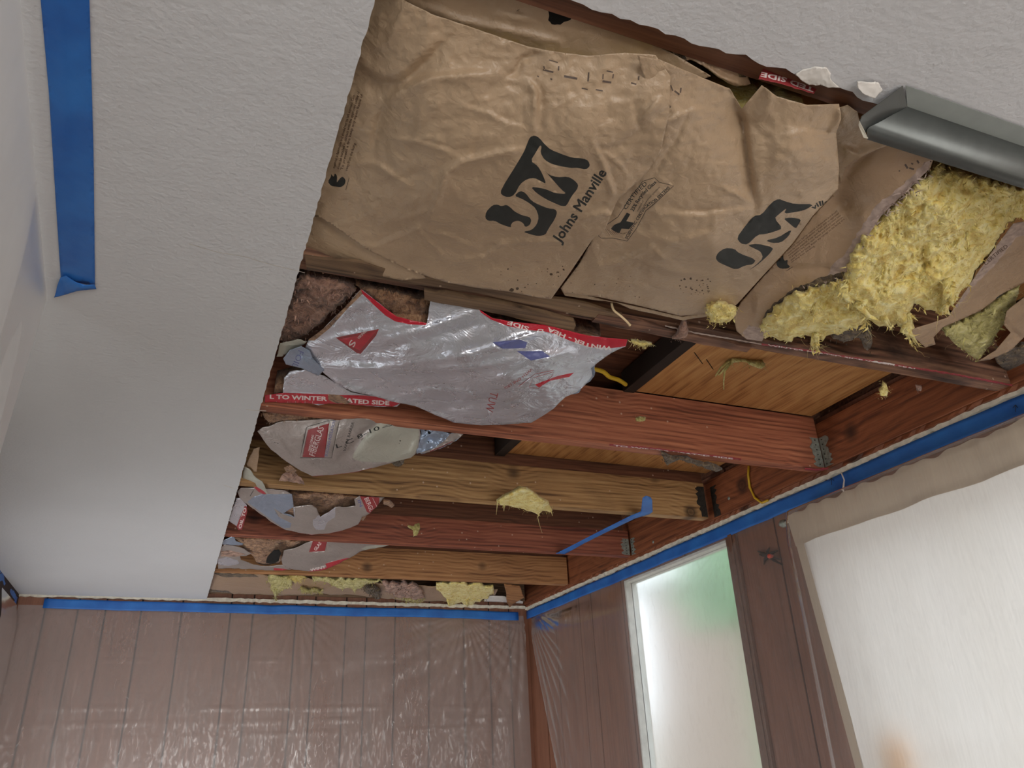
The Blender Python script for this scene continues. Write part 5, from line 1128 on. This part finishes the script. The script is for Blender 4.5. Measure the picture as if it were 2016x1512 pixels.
# ---- last bay: old paper and yellow tufts over the back wall
sW = Surf([(420, 1130, .785), (560, 1140, .782), (760, 1150, .78), (980, 1160, .78), (430, 1165, .768), (600, 1172, .765), (760, 1182, .765), (960, 1190, .765)], [([(440, 1150), (600, 1155), (760, 1165)], .006, 8)], .004, 30, 120)
gw = thing('insulation_batt', 'old dusty brown paper batt above the back wall with yellow wool tufts', 'insulation batt', at(sW, [(650, 1160)])[0])
sheet('paper_facing', ragged([(412, 1128), (470, 1128), (560, 1136), (700, 1146), (900, 1156), (980, 1160), (975, 1172), (880, 1185), (800, 1182), (700, 1172), (620, 1170), (560, 1172), (480, 1170), (412, 1166)], 1.5, 9, 7), sW, [M['kraft2'], M['dark_wool']], [(1, [ragged([(415, 1128), (500, 1130), (510, 1136), (440, 1136)], 1, 6, 3)]), (1, [ragged([(412, 1160), (450, 1164), (460, 1170), (412, 1168)], 1, 6, 3)])], 3.5, gw)
sWf = Surf([(420, 1130, .765), (980, 1160, .765), (430, 1165, .752), (960, 1195, .752), (700, 1160, .757)], (), .001, 30, 121)
for i, (ol, m_) in enumerate([
    (z2([(425, 562), (520, 570), (545, 590), (540, 625), (500, 650), (470, 670), (450, 690), (440, 660), (430, 620), (412, 600)]), 'yellow_green'), (z2([(530, 575), (560, 566), (622, 575), (600, 595), (560, 600)]), 'yellow'),
    (z2([(655, 575), (700, 572), (860, 585), (1035, 590), (1020, 610), (960, 615), (930, 640), (890, 660), (850, 640), (800, 640), (740, 610), (690, 600), (660, 605)]), 'yellow_green'),
    (z2([(930, 620), (1000, 625), (1035, 660), (1030, 700), (1010, 705), (960, 670)]), 'dark_wool'), (z2([(1040, 605), (1100, 600), (1230, 620), (1260, 650), (1275, 690), (1230, 712), (1180, 700), (1120, 690), (1060, 660)]), 'pink_wool'),
    (z2([(1130, 690), (1200, 690), (1270, 700), (1240, 712), (1180, 712)]), 'yellow_green'),
    (z2([(1340, 612), (1450, 605), (1560, 612), (1655, 625), (1660, 670), (1600, 700), (1540, 730), (1510, 765), (1480, 720), (1440, 725), (1415, 770), (1400, 720), (1380, 680), (1345, 645)]), 'yellow'),
    (z2([(590, 640), (660, 645), (720, 650), (700, 665), (650, 662), (600, 655)]), 'yellow_green')]):
    fluff('hanging_tuft', ol, sWf, M[m_], gw, .026, 15, 2.2, 130 + i, 4.2, 260, .014, 70, .026, depth=.015, inset_round=7)
drip('hanging_tuft', z2([(455, 640), (452, 690)]), .010, M['yellow_green'], gw, sWf, 150); drip('hanging_tuft', z2([(1412, 700), (1415, 772)]), .014, M['yellow'], gw, sWf, 151); drip('hanging_tuft', z2([(1510, 700), (1515, 765)]), .012, M['yellow'], gw, sWf, 152)
# splintered wood block and white paper near the corner
tag(sheet('wood_chip', ragged(z2([(1715, 620), (1800, 630), (1825, 690), (1800, 705), (1745, 745), (1730, 715), (1725, 660)]), .8, 6, 3), Surf([(1000, 1155, .765), (1030, 1180, .752), (1005, 1195, .750)], [(z2([(1760, 630), (1755, 740)]), .006, 6)], .001, 14, 3), M['wood_orange'], [], 3, thick=.006), 'splintered wood chip hanging near the far room corner', 'wood chip')
tag(sheet('paper_scrap', z2([(1608, 680), (1712, 682), (1820, 712), (1818, 724), (1710, 716), (1605, 712)]), Surf([(955, 1172, .77), (1030, 1186, .77), (990, 1184, .768)], (), .0005, 14, 3), [M['white_paper'], M['ink']], [(1, [stroke(z2([(1612, 690), (1618, 708)]), .8)])], 3), 'white printed paper strip behind the yellow tuft near the far corner', 'scrap')

# ------------------------------------------------------------------ small loose bits
def tuft(label, ol, surf, mat, amp=.010, seed=1, hair=30, hlen=.02, wisp=160, grp=None, ws=.008, extra=()):
    o = fluff('wool_tuft', ol, surf, mat, None, amp, 14, 2.6, seed, 1.6, wisp, ws, hair, hlen, depth=.012, inset_round=8)
    return tag(o, label, 'wool tuft', grp)
s_ = Surf([(980, 985, .735), (1085, 1005, .735), (1030, 960, .745)], (), .001, 30, 2)
tf = tuft('yellow wool tuft with hanging threads stuck to the yellowish joist', z3([(1320, 1345), (1370, 1310), (1420, 1285), (1440, 1272), (1480, 1280), (1540, 1325), (1590, 1350), (1612, 1395), (1600, 1405), (1560, 1395), (1540, 1415), (1500, 1400), (1440, 1380), (1380, 1365), (1340, 1365)]), s_, M['yellow'], .020, 160, 90, .022, 220)
for pts in ([(1325, 1350), (1322, 1380), (1318, 1415)], [(1545, 1400), (1535, 1430), (1545, 1470), (1558, 1510)], [(1360, 1365), (1358, 1395)], [(1605, 1395), (1612, 1420)]): MB().tube(at(s_, z3(pts), -.002), [.0016, .001, .0007, .0005][:len(pts)], 4).build('hanging_thread', M['yellow'], tf, True)
s_ = Surf([(800, 1035, 2.949), (830, 1055, 2.949), (815, 1040, 2.949)], (), .001, 30, 2, axis=1, base=0)
tuft('small yellow wool tuft on the dark red joist', z2([(1185, 290), (1215, 295), (1222, 280), (1250, 282), (1252, 310), (1235, 350), (1215, 352), (1212, 320), (1180, 300)]), s_, M['yellow_green'], .006, 161, 10, .01, 60, ws=.005)
s_ = Surf([(1400, 610, .72), (1450, 620, .72), (1420, 635, .72)], (), .001, 30, 2)
tuft('round yellow wool tuft between the two tan batts above the nearest joist', zB([(-30, 990), (40, 968), (100, 978), (165, 1010), (150, 1060), (120, 1090), (60, 1100), (0, 1095), (-20, 1050)]), s_, M['yellow'], .014, 162, 30, .012, 260)
s_ = Surf([(1410, 730, .91), (1500, 715, .925), (1460, 720, .92)], (), .001, 30, 2)
tf = tuft('pale green wool wisp hanging from the orange plywood', z4([(600, 505), (660, 515), (700, 525), (745, 525), (758, 545), (740, 558), (700, 545), (650, 525), (600, 530), (570, 560), (560, 540)]), s_, M['yellow_green'], .008, 163, 40, .03, 90, ws=.007)
for pts in ([(590, 530), (560, 570), (555, 620), (556, 660)], [(580, 520), (540, 555), (515, 595)], [(575, 535), (545, 575), (530, 590)]): MB().tube(at(s_, z4(pts), -.002), [.004, .003, .002, .0012][:len(pts)], 5).build('hanging_thread', M['yellow_green'], tf, True)
s_ = Surf([(1240, 672, .752), (1290, 678, .752), (1265, 685, .75)], (), .001, 30, 2)
tuft('flat yellow wool fringe under the nearest joist beside the red foil edge', z6([(620, 215), (700, 225), (800, 235), (900, 255), (830, 262), (780, 285), (700, 270), (640, 240)]), s_, M['yellow'], .005, 164, 40, .012, 80, ws=.006)
s_ = Surf([(1730, 755, 1.166), (1760, 780, 1.166), (1745, 765, 1.166)], (), .001, 30, 2, axis=1, base=0)
tuft('small yellow wool twist hanging below the nearest joist against the rim board', z4([(1330, 625), (1350, 640), (1358, 665), (1350, 690), (1320, 690), (1312, 665), (1325, 650)]), s_, M['yellow'], .006, 165, 20, .010, 70, ws=.006)
s_ = Surf([(1770, 750, .775), (1820, 768, .775), (1795, 755, .775)], (), .001, 30, 2)
tuft('faint pale wool crumb hanging right of the yellow twist', z4([(1490, 645), (1520, 650), (1515, 668), (1495, 665)]), s_, M['pink_wool'], .004, 166, 16, .008, 40, ws=.004)
s_ = Surf([(1310, 890, .752), (1410, 915, .75), (1360, 905, .75)], (), .002, 20, 2)
tuft('dirty wool shred hanging below the reddish joist', z4([(250, 968), (290, 985), (380, 990), (420, 1010), (500, 1025), (550, 1050), (520, 1060), (450, 1035), (400, 1020), (340, 1000), (280, 1030), (265, 1000)]), s_, M['dark_wool'], .008, 167, 40, .015, 140, ws=.007)
s_ = Surf([(1325, 660, .745), (1350, 640, .745), (1340, 665, .742)], (), .002, 12, 2)
tuft('grey lint clump on the underside of the nearest joist', z4([(330, 385), (360, 325), (375, 330), (385, 375), (375, 405), (340, 415), (305, 415)]), s_, M['pink_wool'], .008, 168, 24, .010, 90, ws=.005)
s_ = Surf([(1255, 820, 1.752), (1270, 830, 1.752), (1262, 825, 1.752)], (), .001, 12, 2, axis=1, base=0)
tuft('tiny yellow wool crumb on the face of the reddish joist', z6([(680, 1235), (740, 1215), (815, 1225), (805, 1265), (740, 1280), (690, 1270)]), s_, M['yellow_green'], .004, 169, 12, .006, 40, ws=.004)
s_ = Surf([(905, 985, .757), (780, 985, .757), (840, 990, .757)], (), .001, 12, 2)
tuft('brown wool curl under the yellowish joist beside the red panel', z2([(1050, 155), (1085, 160), (1110, 185), (1095, 195), (1070, 180), (1050, 175)]), s_, M['brown_wool'], .004, 170, 10, .008, 40, ws=.004)

# torn red printed paper left under the joists
def strip_px(name, pl, w, zc, mat, label, seed, cat='paper strip', grp=None, inks=()):
    up = [(x + 0, y - w / 2) for x, y in pl]; dn = [(x, y + w / 2) for x, y in pl][::-1]
    s = Surf([(pl[0][0], pl[0][1], zc), (pl[-1][0], pl[-1][1], zc), ((pl[0][0] + pl[-1][0]) / 2 + 5, pl[len(pl) // 2][1] + 9, zc)], (), .0015, 14, seed)
    return tag(sheet(name, ragged(up + dn, w * .22, 5, seed), s, mat, list(inks), 2.6), label, cat, grp)
strip_px('paper_strip', z4([(740, 440), (1000, 475), (1300, 525), (1500, 558), (1700, 590), (1960, 640)]), 3.6, .756, [M['red_dull'], M['white_print']], 'long ragged red printed paper edge under the nearest joist', 3,
         inks=[(1, text_ink('WINTER HEATED SIDE VAPOR SEAL', z4([(770, 446), (1100, 498), (1500, 564)]), 2.6, 1, .03)), (1, [ragged(z4([(1270, 520), (1380, 530), (1390, 540), (1300, 534)]), .8, 4, 2)])])
strip_px('paper_strip', z4([(0, 930), (200, 945), (400, 970), (640, 1000)]), 3.6, .757, [M['red_dull'], M['white_print']], 'ragged crimson printed paper edge under the reddish joist', 4, inks=[(1, text_ink('TO WINTER HEATED SIDE', z4([(20, 934), (600, 999)]), 2.6, 1, .03))])
strip_px('paper_strip', z4([(950, 1045), (1010, 1050), (1065, 1045)]), 4, .757, M['red_dull'], 'short crimson paper scrap below the hanger of the reddish joist', 5)
strip_px('paper_strip', z4([(270, 350), (420, 385), (600, 415), (740, 440)]), 2.6, .756, M['pale_tear'], 'pale torn paper edge along the nearest joist left of the red print', 6)
# red printed remnant and white plaster flakes by the front cut edge
sS = Surf([(1500, 140, .757), (1600, 180, .755), (1550, 160, .756)], (), .001, 14, 3)
tag(sheet('paper_strip', ragged(zR([(668, 350), (750, 375), (850, 410), (945, 455), (925, 485), (880, 470), (760, 435), (640, 408)]), 1, 6, 3), sS, [M['red_dull'], M['white_print']], [(1, text_ink('TED SIDE', zR([(930, 455), (780, 402), (655, 372)]), 9, 1, .03))], 3), 'red printed paper remnant upside down at the front cut edge', 'paper strip')
sS = Surf([(1560, 140, .7475), (1640, 160, .7475), (1740, 190, .747), (1720, 160, .7475)], [], .0015, 18, 4)
tag(sheet('plaster_flake', ragged(zR([(835, 385), (870, 365), (930, 350), (985, 352), (1015, 380), (1010, 400), (1030, 430), (1060, 455), (1000, 455), (960, 440), (900, 440), (850, 405)]), 1.2, 6, 3), sS, M['white_paper'], [], 3, thick=.002), 'peeled white plaster flake on the front cut edge, larger one', 'plaster flake', 'plaster flakes')
tag(sheet('plaster_flake', ragged(zR([(1152, 422), (1215, 428), (1262, 430), (1283, 465), (1240, 512), (1180, 485), (1155, 455)]), .6, 6, 3), Surf([(1690, 160, .745), (1735, 165, .745), (1720, 195, .738)], [], .001, 18, 4), M['white_paper'], [], 3, thick=.002), 'folded white plaster flake nearest the grey metal channel', 'plaster flake', 'plaster flakes')

# crumpled brown paper hanging near the front edge
sU = Surf([(1310, 95, .775), (1360, 120, .765), (1470, 150, .77), (1440, 175, .765)], [(zR([(350, 330), (450, 400), (560, 440)]), .012, 10)], .004, 20, 6)
tag(sheet('paper_scrap', ragged(zR([(170, 240), (260, 290), (330, 300), (480, 350), (580, 380), (590, 410), (600, 435), (530, 450), (480, 430), (430, 400), (350, 340), (290, 310), (240, 320)]), 1, 8, 3), sU, [M['kraft2'], M['dark_wool']], [(1, [zR([(180, 245), (260, 290), (270, 310), (230, 310)])]), (1, [zR([(530, 365), (585, 380), (575, 400), (540, 400)])])], 4), 'rolled brown paper scrap hanging under the front cut edge', 'scrap')
sU = Surf([(1640, 260, .755), (1700, 240, .755), (1760, 290, .745), (1660, 320, .76), (1655, 380, .77)], [(zR([(1060, 760), (1160, 800), (1300, 750)]), .012, 14)], .003, 30, 7)
tag(sheet('paper_flap', zR([(1050, 560), (1100, 545), (1150, 580), (1190, 710), (1330, 745), (1250, 775), (1130, 835), (1090, 870), (1065, 950), (1045, 850), (1035, 700), (1010, 680)]), sU, M['kraft'], [], 4), 'curled tan paper flap under the tip of the grey metal channel', 'scrap')

# grey metal channel hanging below the ceiling
prof_px = [(1788, 182, .7485), (1785, 208, .7475), (1777, 170, .7478), (1690, 232, .722), (1700, 262, .716), (1708, 271, .716)]
ch = thing('metal_channel', 'long grey sheet metal channel screwed under the front ceiling edge', 'metal channel', zpt(1790, 220, .74))
def extr(name, pxs, x1, mat, th=.0009, seg=1, cut=0):
    P = [zpt(a, b, c) for a, b, c in pxs]; V = []; F = []
    for p in P: V.append(tuple(p)); V.append((x1, p[1], p[2]))
    for i in range(len(P) - 1): F.append((2 * i, 2 * i + 1, 2 * i + 3, 2 * i + 2))
    o = mesh_obj(name, V, F, mat, ch, smooth=False); s = o.modifiers.new('thickness', 'SOLIDIFY'); s.thickness = th; s.offset = 0; return o
extr('ceiling_flange', [(1783, 168, .748), (1786, 210, .7465)], XR - .01, M['flange'])
pw = zpt(1786, 210, .7465); pb = zpt(1690, 240, .724)
trough = []
P0 = np.array([pw[1], pw[2] - EYEZ]); P1 = np.array([zpt(1698, 235, .722)[1], .722]); P2 = np.array([zpt(1700, 272, .716)[1], .716])
prof = []
for k in range(13):
    t_ = k / 12; q = P0 * (1 - t_) ** 2 + 2 * np.array([P0[0] + .004, P1[1] - .004]) * t_ * (1 - t_) + P2 * t_ ** 2; prof.append(q)
V = []; F = []
xs0 = np.interp(np.linspace(0, 1, 13), [0, .35, .8, 1], [zpt(1786, 210, .7465)[0], zpt(1760, 215, .735)[0], zpt(1705, 250, .72)[0], zpt(1710, 272, .716)[0]])
for q, x0_ in zip(prof, xs0): V += [(x0_, q[0], EYEZ + q[1]), (XR - .01, q[0], EYEZ + q[1])]
for i in range(12): F.append((2 * i, 2 * i + 1, 2 * i + 3, 2 * i + 2))
o = mesh_obj('curved_trough', V, F, M['bead_metal'], ch); sd = o.modifiers.new('thickness', 'SOLIDIFY'); sd.thickness = .0009; sd.offset = 0
tip = [zpt(1777, 169, .7475), zpt(1785, 209, .7455), zpt(1762, 232, .7365), zpt(1700, 262, .718), zpt(1692, 240, .7205), zpt(1696, 230, .7222)]
o = mesh_obj('bent_tip', [tuple(p) for p in tip], [(0, 1, 2), (0, 2, 5), (2, 3, 4), (2, 4, 5)], M['bead_metal'], ch, smooth=False); sd = o.modifiers.new('thickness', 'SOLIDIFY'); sd.thickness = .0012; sd.offset = 0
lip = [zpt(1692, 238, .7185), zpt(1690, 246, .7185), zpt(1700, 270, .7155), zpt(1709, 272, .7155), zpt(1702, 258, .7165)]
o = mesh_obj('white_lip', [tuple(p) for p in lip], [(0, 1, 2, 3, 4)], M['caulk'], ch, smooth=False); sd = o.modifiers.new('thickness', 'SOLIDIFY'); sd.thickness = .002; sd.offset = 0

# hanging blue tape strip across two joists
sV = Surf([(1264, 978, .752), (1283, 978, .752), (1285, 1010, .748), (1180, 1052, .750), (1098, 1091, .757), (1250, 1020, .746)], [], .0008, 20, 3)
tag(sheet('painters_tape', [(1265, 980), (1272, 976), (1281, 979), (1284, 985), (1285, 1008), (1278, 1013), (1250, 1021), (1190, 1050), (1150, 1070), (1112, 1091), (1094, 1090), (1120, 1077), (1180, 1046), (1240, 1016), (1262, 1007)], sV, M['tape'], [], 4, thick=.0004), 'thin blue tape piece hanging across the yellowish and dark red joists', 'tape')
# cords and cables
def cord(label, pts, r, mat, name='cable', cat='cable'):
    P = [zpt(*p) for p in pts]; Q = []
    for i in range(len(P) - 1):
        for k in range(6):
            t_ = k / 6; p0 = P[max(i - 1, 0)]; p1 = P[i]; p2 = P[i + 1]; p3 = P[min(i + 2, len(P) - 1)]
            Q.append(.5 * ((2 * p1) + (-p0 + p2) * t_ + (2 * p0 - 5 * p1 + 4 * p2 - p3) * t_ ** 2 + (-p0 + 3 * p1 - 3 * p2 + p3) * t_ ** 3))
    Q.append(P[-1]); return tag(MB().tube(Q, r, 10).build(name, mat, None, True), label, cat)
o = cord('cream cord end hanging over the nearest joist below the second tan batt', [(1204, 596, .760), (1208, 610, .752), (1222, 622, .742), (1233, 632, .738), (1240, 640, .736)], [.0022] * 24 + [.0032], M['wire_cream'], 'cord', 'cord')
for lb, xs in (('yellow cable loop in front of the rim board between reddish and yellowish joists', [(1474, 917, .783), (1473, 935, .778), (1476, 960, .768), (1486, 980, .762), (1500, 990, .761), (1512, 985, .772)]),):
    P = [np.array(on_plane(np.array(float(a)), np.array(float(b)), 0, XE - .005)) for a, b, c in xs]
    mbc = MB().tube(P, .0042, 8).build('cable', M['wire_yellow'], None, True); tag(mbc, lb, 'cable')
cord('yellow cable emerging beside the torn end of the large foil sheet', [(1150, 722, .90), (1172, 727, .904), (1188, 732, .908), (1200, 742, .912), (1218, 748, .916), (1232, 757, .919)], .006, M['wire_yellow'])
P = [on_plane(np.array(float(a)), np.array(float(b)), 0, XR - .03) for a, b in ((1656, 930), (1662, 945), (1660, 962), (1663, 984))]
tag(MB().tube(P, [.0022, .0022, .003, .001], 6).build('string', M['white_paper'], None, True), 'short white string hanging from the window wall tape', 'string')
# fixture behind the plastic between the windows
fx = thing('wall_hook', 'dark splayed metal wall fixture with a coral red knob under the plastic', 'wall fixture', on_plane(np.array(1515.), np.array(1098.), 0, XR - .01))
mb = MB(); c0 = on_plane(np.array(1513.), np.array(1094.), 0, XR - .016)
for a, b in ((1492, 1085), (1495, 1092), (1504, 1111), (1532, 1084), (1537, 1102), (1540, 1112), (1515, 1078)):
    e_ = on_plane(np.array(float(a)), np.array(float(b)), 0, XR - .006); mb.tube([c0, (c0 + e_) / 2 + np.array([-.006, 0, 0]), e_], [.007, .005, .002], 8)
mb.build('splayed_arms', M['wood_black'], fx, True)
k0 = on_plane(np.array(1515.), np.array(1095.), 0, XR - .03); MB().tube([k0 + np.array([.014, 0, 0]), k0, k0 + np.array([-.004, 0, 0]), k0 + np.array([-.006, 0, 0])], [.005, .008, .007, .002], 12).build('red_knob', M['red_plastic'], fx, True)
# felt pen arrows on the window wall tape
for i, (bx, by) in enumerate(((1637, 947), (1999, 803))):
    pen = MB()
    for s0, s1 in (((0, 8), (0, -6)), ((0, -6), (-5, 0)), ((0, -6), (5, 0))):
        a = on_plane(np.array(float(bx + s0[0])), np.array(float(by + s0[1])), 0, XR - .0185); b = on_plane(np.array(float(bx + s1[0])), np.array(float(by + s1[1])), 0, XR - .0185); pen.tube([a, b], .0007, 5)
    pn_ = pen.build('pen_arrow', M['ink'], wt)
# nail heads on rim board
def nails(label, px, x):
    p = on_plane(np.array(float(px[0])), np.array(float(px[1])), 0, x); return tag(MB().tube([p + np.array([.002, 0, 0]), p + np.array([-.0015, 0, 0]), p + np.array([-.0025, 0, 0])], [.0065, .0065, .003], 12).build('nail', M['zinc'], None, True), label, 'nail')
nails('round grey nail head on the rim board right of the yellowish joist', (1435, 981), XE)
nails('round pale nail head on the rim board below the dark red joist hanger', (1286, 1067), XE)
